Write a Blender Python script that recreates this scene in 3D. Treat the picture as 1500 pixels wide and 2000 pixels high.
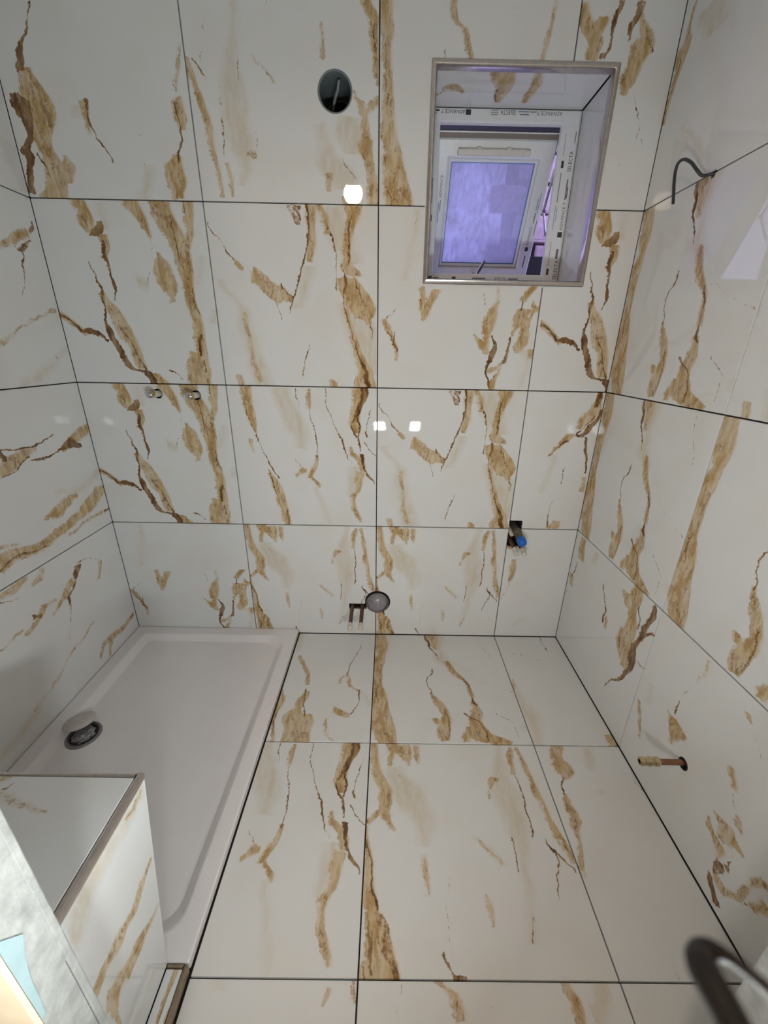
import bpy, bmesh, math, random
from mathutils import Vector, Matrix

for o in list(bpy.data.objects):
    bpy.data.objects.remove(o, do_unlink=True)
scene = bpy.context.scene
COL = scene.collection

# ------------------------------------------------------------------ camera
cam_data = bpy.data.cameras.new('camera')
cam = bpy.data.objects.new('camera', cam_data)
COL.objects.link(cam)
cam.location = (0.04876, -1.68189, 1.33795)
cam.rotation_euler = (1.19194, -0.0182, 0.00128)
cam_data.sensor_fit = 'HORIZONTAL'
cam_data.sensor_width = 36.0
cam_data.lens = 791.71 / 1500.0 * 36.0
cam_data.shift_x = -(760.99 - 750.0) / 1500.0
cam_data.clip_start = 0.01
cam_data.dof.use_dof = True
cam_data.dof.focus_distance = 2.2
cam_data.dof.aperture_fstop = 11.0
scene.camera = cam

# ------------------------------------------------------------------ world, lamp strengths, exposure
SKY_COLOR = (0.56, 0.54, 1.0)
SKY_STRENGTH = 2.0
FLOOD_STRENGTH = 315.0          # two cool LED work lamps in the doorway
FLOOD_COLOR = (0.90, 0.97, 1.0)
GLOBE_STRENGTH = 95.0           # warm globe lamp hanging in the hall
GLOBE_COLOR = (1.0, 0.76, 0.56)
EXPOSURE = 0.0
world = bpy.data.worlds.new('world')
scene.world = world
world.use_nodes = True
bgn = world.node_tree.nodes['Background']
bgn.inputs[0].default_value = (*SKY_COLOR, 1)
bgn.inputs[1].default_value = SKY_STRENGTH
scene.cycles.max_bounces = 7
scene.cycles.diffuse_bounces = 4
scene.cycles.glossy_bounces = 3
scene.cycles.adaptive_threshold = 0.2
scene.cycles.caustics_refractive = False
scene.cycles.use_light_tree = False
vs = scene.view_settings
vs.view_transform = 'Standard'
vs.look = 'None'
vs.gamma = 1.0
vs.use_curve_mapping = False
vs.exposure = EXPOSURE

# ------------------------------------------------------------------ dimensions (metres)
XL, XR = -1.191, 0.915          # left and right wall faces
YF = -1.406                     # bathroom face of the front wall
YH = -1.462                     # hall face of the front wall
ZC = 2.42                       # ceiling
G = 0.602                       # tile module
H1 = 0.597                      # first horizontal joint
DX0, DX1, DZ = -0.345, 0.54, 2.305  # door opening
WX0, WX1, WZ0, WZ1 = 0.164, 0.748, 1.568, 2.178   # window opening
TT = 0.009                      # tile thickness
J = 0.0020                      # half joint

# vein strokes of the printed marble designs, in tile coordinates: kind (T tan, P pale, B brown)
# with the axis it runs along, then (position, centre, half width, strength)
PAT = {
 'B': [
  ('Tv',[(0.824,0.349,0.03,1.0),(0.857,0.318,0.035,1.0),(0.931,0.308,0.039,1.0),(0.999,0.277,0.044,1.0)]),
  ('Bv',[(0.824,0.339,0.029,1.0),(0.849,0.366,0.034,1.0),(0.898,0.383,0.02,1.0)]),
  ('Tv',[(0.713,0.372,0.015,1.0),(0.756,0.393,0.02,1.0),(0.833,0.391,0.025,1.0)]),
  ('Bv',[(0.487,0.383,0.003,1.0),(0.571,0.405,0.011,1.0),(0.616,0.39,0.008,1.0),(0.678,0.389,0.006,1.0),(0.722,0.374,0.013,1.0),(0.799,0.383,0.013,1.0)]),
  ('Bv',[(0.514,0.314,0.01,1.0),(0.551,0.312,0.007,1.0),(0.614,0.297,0.005,1.0),(0.689,0.275,0.003,1.0)]),
  ('Tv',[(0.093,0.477,0.022,1.0),(0.145,0.466,0.025,1.0),(0.216,0.448,0.033,1.0),(0.295,0.411,0.044,1.0),(0.373,0.386,0.04,1.0),(0.449,0.351,0.029,1.0),(0.523,0.316,0.013,1.0)]),
  ('Bv',[(0.004,0.532,0.026,1.0),(0.041,0.522,0.023,1.0),(0.077,0.485,0.033,1.0),(0.087,0.42,0.035,1.0),(0.143,0.377,0.02,1.0),(0.214,0.35,0.02,1.0),(0.274,0.32,0.022,1.0),(0.323,0.31,0.021,1.0),(0.352,0.301,0.009,1.0),(0.448,0.314,0.006,1.0),(0.523,0.306,0.005,1.0)]),
  ('Bv',[(0.083,0.497,0.007,1.0),(0.134,0.475,0.005,1.0),(0.216,0.448,0.004,1.0),(0.295,0.411,0.004,1.0),(0.373,0.375,0.004,1.0)]),
  ('Bu',[(0.026,0.397,0.012,1.0),(0.068,0.377,0.009,1.0),(0.104,0.353,0.011,1.0),(0.147,0.312,0.011,1.0),(0.2,0.311,0.017,1.0),(0.249,0.292,0.013,1.0),(0.29,0.258,0.008,1.0)]),
  ('Tu',[(0.026,0.397,0.023,1.0),(0.104,0.35,0.015,1.0),(0.166,0.303,0.015,1.0)]),
  ('Tv',[(0.821,0.667,0.008,0.8),(0.871,0.652,0.02,0.8),(0.92,0.628,0.03,0.8),(0.993,0.585,0.044,0.8)]),
  ('Bv',[(0.574,0.605,0.002,0.5),(0.674,0.642,0.003,0.5),(0.77,0.67,0.003,0.6),(0.821,0.667,0.002,0.6)]),
  ('Tv',[(0.484,0.741,0.011,0.8),(0.549,0.737,0.042,0.9),(0.603,0.716,0.057,0.8),(0.684,0.71,0.041,0.75),(0.745,0.702,0.007,0.7)]),
  ('Tv',[(0.004,0.851,0.051,1.0),(0.068,0.85,0.061,1.0),(0.131,0.865,0.039,1.0),(0.234,0.87,0.033,1.0),(0.333,0.875,0.03,1.0),(0.43,0.863,0.029,1.0),(0.523,0.847,0.029,1.0),(0.624,0.848,0.036,1.0),(0.704,0.841,0.046,1.0),(0.782,0.829,0.05,1.0),(0.849,0.801,0.055,1.0),(0.923,0.765,0.054,1.0),(0.995,0.75,0.058,1.0)]),
  ('Tv',[(0.774,0.868,0.025,1.0),(0.842,0.899,0.02,1.0),(0.917,0.902,0.027,1.0),(0.994,0.905,0.034,1.0)]),
  ('Bv',[(0.945,0.882,0.005,1.0),(0.994,0.885,0.004,1.0)]),
  ('Bv',[(0.677,0.819,0.003,1.0),(0.738,0.816,0.004,1.0),(0.948,0.804,0.003,1.0)]),
  ('Bv',[(0.421,0.888,0.006,1.0),(0.487,0.877,0.004,1.0),(0.561,0.874,0.004,1.0)]),
  ('Bv',[(0.183,0.862,0.005,1.0),(0.239,0.865,0.011,1.0),(0.304,0.886,0.008,1.0)]),
  ('Bv',[(0.079,0.885,0.006,1.0),(0.152,0.879,0.006,1.0)]),
  ('Pv',[(0.58,0.908,0.004,1.0),(0.661,0.931,0.007,1.0),(0.732,0.947,0.008,1.0)]),
  ('Pv',[(0.369,0.971,0.014,1.0),(0.442,0.994,0.011,1.0)]),
  ('Tv',[(0.004,0.829,0.068,0.8),(0.068,0.828,0.067,0.8),(0.13,0.804,0.033,0.8),(0.202,0.816,0.022,0.8)]),
  ('Bu',[(0.642,0.085,0.007,0.7),(0.684,0.07,0.006,0.7),(0.728,0.036,0.006,0.6)]),
  ('Tv',[(-0.003,0.603,0.029,1.0),(0.021,0.585,0.028,1.0),(0.057,0.559,0.017,1.0)]),
  ('Pv',[(0.859,0.417,0.012,1.0),(0.925,0.414,0.01,1.0),(0.989,0.41,0.01,1.0)]),
  ('Pu',[(0.54,0.6,0.029,1.0),(0.607,0.574,0.025,1.0)]),
 ],
 'F': [
  ('Bv',[(0.546,0.142,0.022,1.0),(0.586,0.15,0.022,1.0),(0.625,0.158,0.018,1.0),(0.664,0.184,0.011,1.0),(0.689,0.213,0.008,1.0),(0.746,0.235,0.004,1.0),(0.804,0.262,0.003,1.0)]),
  ('Tv',[(0.005,0.163,0.072,1.0),(0.049,0.185,0.057,1.0),(0.111,0.203,0.052,1.0),(0.165,0.199,0.043,1.0),(0.217,0.177,0.038,1.0),(0.275,0.167,0.051,1.0),(0.333,0.193,0.064,1.0),(0.39,0.192,0.082,1.0),(0.445,0.182,0.072,1.0),(0.5,0.172,0.049,1.0),(0.553,0.162,0.031,1.0)]),
  ('Tv',[(0.074,0.259,0.029,1.0),(0.128,0.264,0.047,1.0),(0.196,0.274,0.007,1.0)]),
  ('Bv',[(0.023,0.043,0.022,1.0),(0.07,0.048,0.019,1.0),(0.124,0.06,0.019,1.0),(0.178,0.081,0.024,1.0),(0.215,0.065,0.031,1.0),(0.274,0.111,0.017,1.0),(0.332,0.115,0.028,1.0),(0.374,0.106,0.041,1.0),(0.416,0.101,0.05,1.0),(0.454,0.081,0.023,1.0)]),
  ('Bv',[(0.32,0.235,0.012,0.7),(0.363,0.234,0.016,0.7),(0.404,0.223,0.009,0.7)]),
  ('Bv',[(0.095,0.165,0.004,1.0),(0.149,0.157,0.006,1.0),(0.201,0.121,0.005,1.0)]),
  ('Bv',[(0.174,0.532,0.002,1.0),(0.222,0.505,0.004,1.0),(0.27,0.479,0.006,1.0),(0.324,0.451,0.005,1.0),(0.387,0.445,0.005,1.0),(0.436,0.453,0.01,1.0)]),
  ('Tv',[(0.302,0.436,0.007,0.8),(0.366,0.434,0.014,0.8),(0.429,0.437,0.02,0.8)]),
  ('Pv',[(0.358,0.387,0.014,1.0),(0.407,0.391,0.018,1.0)]),
  ('Tv',[(0.479,0.932,0.005,0.7),(0.567,0.956,0.009,0.7),(0.665,0.982,0.003,0.7)]),
  ('Tv',[(0.318,0.939,0.012,1.0),(0.361,0.937,0.03,1.0),(0.403,0.932,0.027,1.0),(0.455,0.937,0.016,1.0)]),
  ('Bv',[(0.177,0.893,0.005,1.0),(0.23,0.911,0.004,1.0),(0.289,0.931,0.005,1.0),(0.346,0.927,0.004,1.0),(0.431,0.919,0.004,1.0)]),
  ('Tv',[(0.013,0.864,0.029,1.0),(0.092,0.873,0.048,1.0),(0.154,0.865,0.045,1.0),(0.203,0.888,0.023,1.0)]),
  ('Pv',[(0.01,0.676,0.019,1.0),(0.074,0.703,0.019,1.0),(0.159,0.725,0.014,1.0)]),
  ('Bv',[(0.16,0.701,0.003,1.0),(0.169,0.703,0.003,1.0)]),
  ('Bv',[(0.278,0.707,0.004,0.6),(0.285,0.709,0.008,0.6),(0.291,0.71,0.004,0.6)]),
 ],
 'A': [
  ('Bv',[(0.441,0.455,0.003,1.0),(0.481,0.467,0.004,1.0),(0.537,0.493,0.004,1.0),(0.599,0.518,0.004,1.0),(0.656,0.533,0.007,1.0),(0.712,0.556,0.006,1.0),(0.771,0.576,0.005,1.0),(0.836,0.592,0.004,1.0),(0.892,0.596,0.005,1.0),(0.948,0.595,0.005,1.0),(0.992,0.589,0.007,1.0)]),
  ('Bv',[(0.902,0.53,0.017,0.7),(0.94,0.528,0.033,0.62),(0.967,0.514,0.037,0.62),(0.989,0.515,0.045,0.62)]),
  ('Tv',[(0.717,0.594,0.011,1.0),(0.764,0.601,0.017,1.0),(0.836,0.613,0.017,1.0),(0.907,0.613,0.019,1.0),(0.989,0.613,0.025,1.0)]),
  ('Pv',[(0.466,0.51,0.022,1.0),(0.538,0.545,0.026,1.0),(0.615,0.567,0.026,1.0),(0.69,0.58,0.026,1.0)]),
  ('Tv',[(0.859,0.702,0.01,0.8),(0.908,0.696,0.017,0.8),(0.956,0.677,0.021,0.8),(0.99,0.662,0.016,0.8)]),
  ('Bv',[(0.572,0.752,0.004,1.0),(0.649,0.746,0.003,1.0),(0.716,0.752,0.003,1.0),(0.789,0.746,0.005,1.0),(0.867,0.719,0.003,0.8),(0.922,0.692,0.003,0.8)]),
  ('Bv',[(0.699,0.831,0.003,1.0),(0.805,0.829,0.006,1.0),(0.883,0.832,0.005,1.0),(0.945,0.841,0.004,1.0)]),
  ('Tv',[(0.65,0.845,0.052,0.8),(0.695,0.82,0.034,0.9),(0.768,0.813,0.019,0.9),(0.869,0.832,0.021,0.9),(0.932,0.849,0.037,0.8),(0.99,0.85,0.053,0.8)]),
  ('Pv',[(0.71,0.837,0.056,1.0),(0.782,0.805,0.06,1.0),(0.874,0.765,0.071,1.0),(0.984,0.719,0.062,1.0)]),
  ('Tv',[(0.386,0.944,0.014,1.0),(0.418,0.917,0.054,1.0),(0.473,0.9,0.08,1.0),(0.528,0.869,0.084,1.0),(0.589,0.835,0.066,1.0),(0.635,0.81,0.057,1.0)]),
  ('Pv',[(0.088,0.939,0.056,1.0),(0.175,0.93,0.07,1.0),(0.286,0.912,0.087,1.0),(0.384,0.877,0.09,1.0),(0.496,0.825,0.053,1.0)]),
  ('Tv',[(0.002,0.92,0.071,1.0),(0.079,0.92,0.047,1.0),(0.149,0.902,0.033,1.0),(0.217,0.875,0.021,1.0),(0.301,0.849,0.016,1.0),(0.383,0.823,0.011,1.0),(0.464,0.807,0.008,1.0)]),
  ('Bv',[(0.003,0.944,0.017,1.0),(0.043,0.93,0.016,1.0),(0.114,0.916,0.012,1.0),(0.192,0.884,0.006,1.0),(0.243,0.866,0.005,1.0),(0.343,0.831,0.005,1.0),(0.416,0.81,0.004,1.0),(0.519,0.79,0.003,1.0),(0.604,0.805,0.008,1.0),(0.679,0.79,0.003,1.0)]),
  ('Bv',[(0.295,0.967,0.002,1.0),(0.378,0.953,0.003,1.0)]),
  ('Bv',[(0.513,0.896,0.004,1.0),(0.65,0.854,0.003,1.0)]),
  ('Tu',[(0.235,0.628,0.023,1.0),(0.265,0.625,0.044,1.0),(0.338,0.573,0.045,1.0),(0.379,0.543,0.048,1.0),(0.423,0.539,0.036,1.0),(0.473,0.513,0.02,1.0)]),
  ('Bv',[(0.521,0.483,0.005,1.0),(0.551,0.441,0.004,1.0),(0.597,0.41,0.004,1.0)]),
  ('Bv',[(0.708,0.133,0.006,0.8),(0.741,0.116,0.005,0.8),(0.82,0.068,0.005,0.7),(0.899,0.012,0.005,0.8)]),
  ('Tu',[(0.137,0.701,0.008,1.0),(0.161,0.69,0.013,1.0),(0.189,0.674,0.006,1.0)]),
  ('Pv',[(0.003,0.248,0.057,1.0),(0.101,0.23,0.052,1.0),(0.188,0.211,0.037,1.0),(0.273,0.192,0.032,1.0),(0.355,0.174,0.032,1.0),(0.428,0.174,0.027,1.0),(0.499,0.129,0.012,1.0),(0.606,0.047,0.009,1.0)]),
  ('Tv',[(0.021,0.241,0.01,0.7),(0.075,0.218,0.016,0.7),(0.118,0.204,0.015,0.7),(0.289,0.19,0.009,0.6),(0.432,0.174,0.011,0.6)]),
  ('Bv',[(0.396,0.398,0.002,1.0),(0.448,0.389,0.002,1.0),(0.496,0.375,0.003,1.0)]),
  ('Bv',[(0.067,0.517,0.002,1.0),(0.124,0.525,0.002,1.0),(0.186,0.547,0.003,1.0),(0.263,0.565,0.002,1.0)]),
  ('Tu',[(0.693,0.019,0.032,1.0),(0.731,0.005,0.028,1.0)]),
  ('Tv',[(0.01,0.103,0.017,1.0),(0.068,0.095,0.016,1.0)]),
  ('Pv',[(0.376,-0.016,0.011,1.0),(0.433,-0.012,0.013,1.0)]),
 ],
 'D': [
  ('Tv',[(0.696,0.161,0.007,1.0),(0.738,0.152,0.019,1.0),(0.812,0.144,0.026,1.0),(0.9,0.133,0.03,1.0),(0.993,0.123,0.037,1.0)]),
  ('Bv',[(0.368,0.294,0.005,1.0),(0.413,0.267,0.006,1.0),(0.458,0.249,0.005,1.0),(0.516,0.224,0.003,1.0),(0.602,0.189,0.003,1.0),(0.687,0.164,0.004,1.0),(0.746,0.137,0.004,1.0),(0.844,0.114,0.005,1.0)]),
  ('Tv',[(0.004,0.333,0.023,1.0),(0.068,0.328,0.025,1.0),(0.147,0.312,0.028,1.0),(0.223,0.3,0.03,1.0),(0.298,0.284,0.03,1.0),(0.354,0.262,0.018,1.0),(0.426,0.233,0.005,1.0)]),
  ('Bv',[(0.004,0.348,0.004,1.0),(0.069,0.347,0.004,1.0),(0.128,0.342,0.003,1.0)]),
  ('Bv',[(0.088,0.312,0.003,1.0),(0.232,0.278,0.003,1.0),(0.326,0.255,0.004,1.0),(0.399,0.244,0.003,1.0)]),
  ('Pv',[(0.582,0.474,0.021,1.0),(0.659,0.475,0.043,1.0),(0.735,0.446,0.064,1.0),(0.817,0.418,0.063,1.0),(0.897,0.383,0.058,1.0),(0.987,0.358,0.049,1.0)]),
  ('Bv',[(0.867,0.476,0.002,1.0),(0.938,0.458,0.002,1.0),(0.985,0.459,0.002,1.0)]),
  ('Tv',[(0.852,0.541,0.005,1.0),(0.892,0.539,0.009,1.0),(0.983,0.542,0.008,1.0)]),
  ('Bv',[(0.522,0.579,0.004,1.0),(0.592,0.582,0.002,1.0),(0.687,0.574,0.002,1.0),(0.77,0.557,0.003,1.0),(0.844,0.545,0.003,1.0)]),
  ('Tv',[(0.372,0.523,0.013,1.0),(0.405,0.534,0.017,1.0),(0.468,0.563,0.011,1.0),(0.54,0.581,0.004,1.0)]),
  ('Tu',[(0.427,0.389,0.009,1.0),(0.46,0.417,0.018,1.0),(0.498,0.431,0.01,1.0)]),
  ('Tv',[(0.304,0.586,0.004,1.0),(0.341,0.57,0.013,1.0),(0.377,0.537,0.008,1.0)]),
  ('Pv',[(0.014,0.642,0.004,1.0),(0.191,0.599,0.004,1.0),(0.304,0.559,0.004,1.0)]),
  ('Bv',[(0.45,0.462,0.002,1.0),(0.511,0.429,0.002,1.0)]),
  ('Bv',[(0.473,0.82,0.002,1.0),(0.526,0.795,0.003,1.0),(0.579,0.779,0.004,1.0),(0.635,0.763,0.006,1.0),(0.731,0.715,0.003,1.0),(0.814,0.684,0.003,1.0),(0.894,0.658,0.002,1.0),(0.989,0.662,0.002,1.0)]),
  ('Tv',[(0.7,0.858,0.017,1.0),(0.75,0.85,0.034,1.0),(0.808,0.847,0.029,1.0),(0.874,0.86,0.035,1.0),(0.938,0.877,0.045,1.0),(0.997,0.886,0.053,1.0)]),
  ('Bv',[(0.576,0.891,0.003,1.0),(0.607,0.882,0.005,1.0),(0.658,0.87,0.008,1.0),(0.7,0.841,0.005,1.0),(0.75,0.825,0.004,1.0),(0.817,0.859,0.012,1.0),(0.866,0.876,0.018,1.0),(0.931,0.906,0.022,1.0),(0.994,0.914,0.024,1.0)]),
  ('Bv',[(0.675,0.875,0.005,1.0),(0.751,0.882,0.005,1.0),(0.825,0.859,0.006,1.0)]),
  ('Tv',[(0.434,0.898,0.016,1.0),(0.484,0.89,0.024,1.0),(0.519,0.864,0.026,1.0),(0.562,0.83,0.013,1.0),(0.601,0.818,0.004,1.0)]),
  ('Bv',[(0.335,0.982,0.006,1.0),(0.367,0.96,0.012,1.0),(0.448,0.912,0.007,1.0),(0.51,0.903,0.011,1.0),(0.55,0.895,0.015,1.0)]),
  ('Tv',[(0.034,0.882,0.004,1.0),(0.088,0.864,0.01,1.0),(0.137,0.842,0.012,1.0),(0.195,0.829,0.01,1.0),(0.243,0.834,0.017,1.0),(0.29,0.862,0.017,1.0),(0.347,0.867,0.024,1.0),(0.42,0.881,0.026,1.0)]),
  ('Pv',[(0.243,0.825,0.022,1.0),(0.337,0.84,0.035,1.0),(0.456,0.837,0.031,1.0)]),
  ('Bu',[(0.913,0.629,0.005,1.0),(0.951,0.582,0.003,1.0),(0.996,0.546,0.002,1.0)]),
  ('Bv',[(0.672,0.934,0.005,1.0),(0.71,0.926,0.005,1.0)]),
  ('Bv',[(0.71,0.93,0.002,1.0),(0.818,0.943,0.002,1.0),(0.908,0.967,0.002,1.0)]),
  ('Tv',[(0.549,0.139,0.003,0.6),(0.601,0.129,0.007,0.6),(0.644,0.126,0.013,0.6)]),
  ('Bv',[(0.57,0.805,0.003,1.0),(0.597,0.818,0.004,1.0)]),
 ],
 'C': [
  ('Tv',[(0.516,0.137,0.008,1.0),(0.564,0.108,0.018,1.0),(0.61,0.093,0.023,1.0),(0.658,0.097,0.03,1.0),(0.719,0.094,0.035,1.0),(0.771,0.064,0.032,1.0),(0.815,0.047,0.025,1.0),(0.884,0.034,0.02,1.0),(0.995,0.024,0.02,1.0)]),
  ('Tu',[(0.004,0.554,0.007,1.0),(0.044,0.581,0.015,1.0),(0.085,0.608,0.01,1.0)]),
  ('Tv',[(0.856,0.121,0.008,0.8),(0.921,0.128,0.02,0.8),(0.994,0.14,0.035,0.8)]),
  ('Tv',[(0.854,0.224,0.01,0.8),(0.911,0.213,0.034,0.75),(0.985,0.181,0.064,0.75)]),
  ('Pv',[(0.446,0.289,0.018,1.0),(0.53,0.295,0.039,1.0),(0.621,0.253,0.076,1.0),(0.72,0.206,0.079,1.0),(0.85,0.145,0.039,1.0)]),
  ('Tv',[(0.87,0.283,0.006,0.8),(0.924,0.281,0.015,0.8),(0.986,0.279,0.015,0.8)]),
  ('Bv',[(0.752,0.197,0.002,0.6),(0.795,0.176,0.003,0.6),(0.874,0.139,0.003,0.6)]),
  ('Tv',[(0.254,0.288,0.005,0.8),(0.317,0.289,0.009,0.8),(0.368,0.287,0.01,0.8),(0.406,0.281,0.007,0.7)]),
  ('Tv',[(0.003,0.083,0.071,1.0),(0.038,0.082,0.065,1.0),(0.076,0.077,0.057,1.0),(0.115,0.072,0.047,1.0),(0.163,0.067,0.04,1.0),(0.206,0.041,0.029,1.0),(0.258,0.03,0.025,1.0),(0.321,0.023,0.02,1.0),(0.403,0.019,0.014,1.0),(0.459,0.011,0.008,1.0),(0.536,0.003,0.005,1.0)]),
  ('Bv',[(0.213,0.065,0.004,1.0),(0.279,0.042,0.004,1.0),(0.38,0.032,0.004,1.0),(0.476,0.009,0.003,1.0)]),
  ('Bv',[(0.012,0.046,0.005,1.0),(0.049,0.04,0.006,1.0),(0.092,0.042,0.01,1.0),(0.144,0.036,0.004,1.0)]),
  ('Bv',[(0.008,0.141,0.016,0.55),(0.06,0.119,0.019,0.55),(0.116,0.111,0.021,0.55),(0.163,0.099,0.02,0.55),(0.203,0.078,0.012,0.55)]),
  ('Bv',[(0.041,0.376,0.002,0.6),(0.095,0.373,0.002,0.6),(0.136,0.367,0.002,0.6),(0.216,0.365,0.002,0.6),(0.325,0.391,0.002,0.6)]),
  ('Bv',[(0.003,0.389,0.031,0.6),(0.017,0.358,0.008,0.7),(0.046,0.347,0.007,0.7),(0.073,0.335,0.008,0.7)]),
  ('Tv',[(0.161,0.558,0.002,0.8),(0.211,0.556,0.007,0.9),(0.264,0.549,0.002,0.8)]),
  ('Pv',[(0.106,0.7,0.003,1.0),(0.139,0.711,0.006,1.0),(0.232,0.729,0.007,1.0),(0.321,0.744,0.009,1.0),(0.404,0.757,0.018,1.0),(0.468,0.767,0.038,1.0),(0.536,0.768,0.053,1.0),(0.609,0.76,0.06,1.0),(0.697,0.753,0.068,1.0),(0.781,0.744,0.048,1.0),(0.895,0.762,0.022,1.0),(0.994,0.781,0.006,1.0)]),
  ('Tv',[(0.68,0.657,0.004,0.7),(0.747,0.677,0.011,0.6),(0.791,0.709,0.032,0.6)]),
  ('Bv',[(0.106,0.701,0.002,0.7),(0.139,0.712,0.003,0.8),(0.232,0.74,0.002,0.6)]),
  ('Tv',[(0.82,0.825,0.008,1.0),(0.896,0.829,0.012,1.0),(0.982,0.847,0.007,1.0)]),
  ('Bv',[(0.494,0.83,0.002,1.0),(0.528,0.833,0.003,1.0),(0.61,0.835,0.003,1.0),(0.698,0.837,0.003,1.0),(0.793,0.838,0.003,1.0),(0.815,0.829,0.003,1.0)]),
  ('Bv',[(0.346,0.714,0.002,1.0),(0.411,0.722,0.003,1.0),(0.488,0.731,0.002,1.0)]),
  ('Tv',[(0.387,0.992,0.006,1.0),(0.438,0.979,0.015,1.0),(0.487,0.962,0.016,1.0),(0.547,0.946,0.012,1.0),(0.64,0.93,0.012,1.0),(0.751,0.916,0.011,1.0),(0.873,0.901,0.009,1.0),(0.983,0.888,0.006,1.0)]),
  ('Bv',[(0.398,0.99,0.004,0.7),(0.462,0.971,0.004,0.7),(0.547,0.956,0.003,0.6)]),
  ('Bv',[(0.354,0.978,0.003,1.0),(0.399,0.946,0.006,1.0),(0.429,0.921,0.006,1.0),(0.49,0.892,0.002,1.0)]),
  ('Bv',[(0.24,0.867,0.002,0.7),(0.323,0.889,0.003,0.8),(0.375,0.913,0.005,0.8),(0.417,0.923,0.005,0.8)]),
  ('Pv',[(0.372,0.653,0.005,1.0),(0.418,0.615,0.008,1.0),(0.458,0.587,0.009,1.0),(0.486,0.546,0.008,1.0)]),
  ('Tv',[(0.383,0.643,0.002,1.0),(0.429,0.599,0.004,1.0),(0.474,0.563,0.002,1.0)]),
 ],
 'E': [
  ('Pv',[(0.628,0.152,0.004,1.0),(0.69,0.181,0.005,1.0),(0.803,0.196,0.005,1.0),(0.899,0.215,0.004,1.0),(0.987,0.226,0.003,1.0)]),
  ('Bv',[(0.783,0.193,0.002,0.4),(0.893,0.213,0.002,0.6),(0.987,0.228,0.001,0.5)]),
  ('Bv',[(0.417,0.053,0.005,0.7),(0.458,0.097,0.006,0.7),(0.494,0.13,0.003,0.7)]),
  ('Tv',[(0.172,0.121,0.002,1.0),(0.234,0.118,0.007,1.0),(0.28,0.101,0.011,1.0),(0.332,0.075,0.012,1.0),(0.376,0.058,0.015,1.0),(0.409,0.037,0.012,1.0)]),
  ('Bv',[(0.226,0.123,0.005,1.0),(0.272,0.101,0.006,1.0),(0.31,0.08,0.005,1.0),(0.339,0.063,0.004,1.0)]),
  ('Bv',[(0.264,0.103,0.003,1.0),(0.333,0.105,0.003,1.0)]),
  ('Tv',[(0.461,0.282,0.012,1.0),(0.49,0.276,0.012,1.0),(0.539,0.27,0.016,1.0),(0.592,0.267,0.012,1.0)]),
  ('Tv',[(0.414,0.284,0.014,1.0),(0.454,0.294,0.022,1.0),(0.497,0.312,0.022,1.0),(0.533,0.326,0.028,0.85),(0.579,0.355,0.023,0.85)]),
  ('Bv',[(0.432,0.279,0.003,0.7),(0.497,0.272,0.003,0.8),(0.56,0.253,0.002,0.7)]),
  ('Tv',[(0.343,0.685,0.023,1.0),(0.381,0.693,0.032,1.0),(0.425,0.704,0.036,0.75),(0.483,0.714,0.026,0.75),(0.527,0.737,0.01,0.6),(0.597,0.733,0.006,0.5)]),
  ('Tv',[(0.225,0.689,0.009,1.0),(0.259,0.673,0.023,1.0),(0.29,0.657,0.029,1.0),(0.308,0.635,0.013,1.0),(0.331,0.612,0.003,1.0)]),
  ('Tv',[(0.221,0.698,0.008,1.0),(0.283,0.687,0.015,1.0),(0.336,0.685,0.019,1.0),(0.395,0.683,0.024,1.0)]),
  ('Bv',[(0.018,0.732,0.008,1.0),(0.071,0.718,0.005,1.0),(0.111,0.701,0.006,1.0),(0.159,0.708,0.011,1.0),(0.183,0.723,0.019,1.0),(0.23,0.738,0.019,1.0),(0.276,0.75,0.012,1.0),(0.333,0.727,0.007,1.0)]),
  ('Tv',[(0.529,0.896,0.014,1.0),(0.572,0.918,0.02,1.0),(0.604,0.945,0.023,1.0)]),
  ('Bv',[(0.479,0.887,0.004,1.0),(0.522,0.893,0.004,1.0)]),
  ('Tv',[(0.335,0.844,0.008,1.0),(0.369,0.862,0.016,1.0),(0.413,0.876,0.032,1.0),(0.45,0.895,0.044,1.0),(0.484,0.931,0.066,1.0)]),
  ('Tv',[(0.236,0.892,0.015,1.0),(0.279,0.911,0.033,1.0),(0.325,0.921,0.033,1.0),(0.37,0.923,0.024,1.0),(0.436,0.921,0.024,1.0)]),
  ('Tu',[(0.956,0.473,0.046,1.0),(0.97,0.488,0.023,1.0),(0.995,0.485,0.011,1.0)]),
  ('Bv',[(0.169,0.817,0.013,1.0),(0.216,0.828,0.01,1.0),(0.262,0.834,0.009,1.0),(0.323,0.839,0.006,1.0)]),
  ('Tu',[(0.713,0.118,0.012,1.0),(0.762,0.132,0.01,1.0),(0.809,0.159,0.009,1.0)]),
  ('Tv',[(0.01,0.75,0.021,1.0),(0.055,0.754,0.017,1.0),(0.088,0.776,0.008,1.0),(0.129,0.788,0.006,1.0)]),
  ('Bv',[(0.039,0.738,0.004,0.8),(0.104,0.782,0.003,0.8),(0.161,0.809,0.003,0.8)]),
  ('Pv',[(0.018,0.947,0.011,1.0),(0.092,0.962,0.008,1.0),(0.172,0.976,0.013,1.0),(0.249,0.948,0.033,1.0)]),
  ('Bv',[(0.497,0.668,0.003,0.6),(0.581,0.643,0.003,0.6)]),
  ('Tv',[(0.203,0.98,0.007,0.7),(0.25,0.981,0.021,0.7)]),
 ],
 'Gp': [
  ('Bv',[(0.903,0.471,0.018,1.0),(0.947,0.479,0.023,1.0),(0.992,0.481,0.017,1.0)]),
  ('Tv',[(0.763,0.382,0.017,1.0),(0.799,0.411,0.04,1.0),(0.857,0.446,0.046,1.0),(0.931,0.477,0.028,1.0)]),
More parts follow.
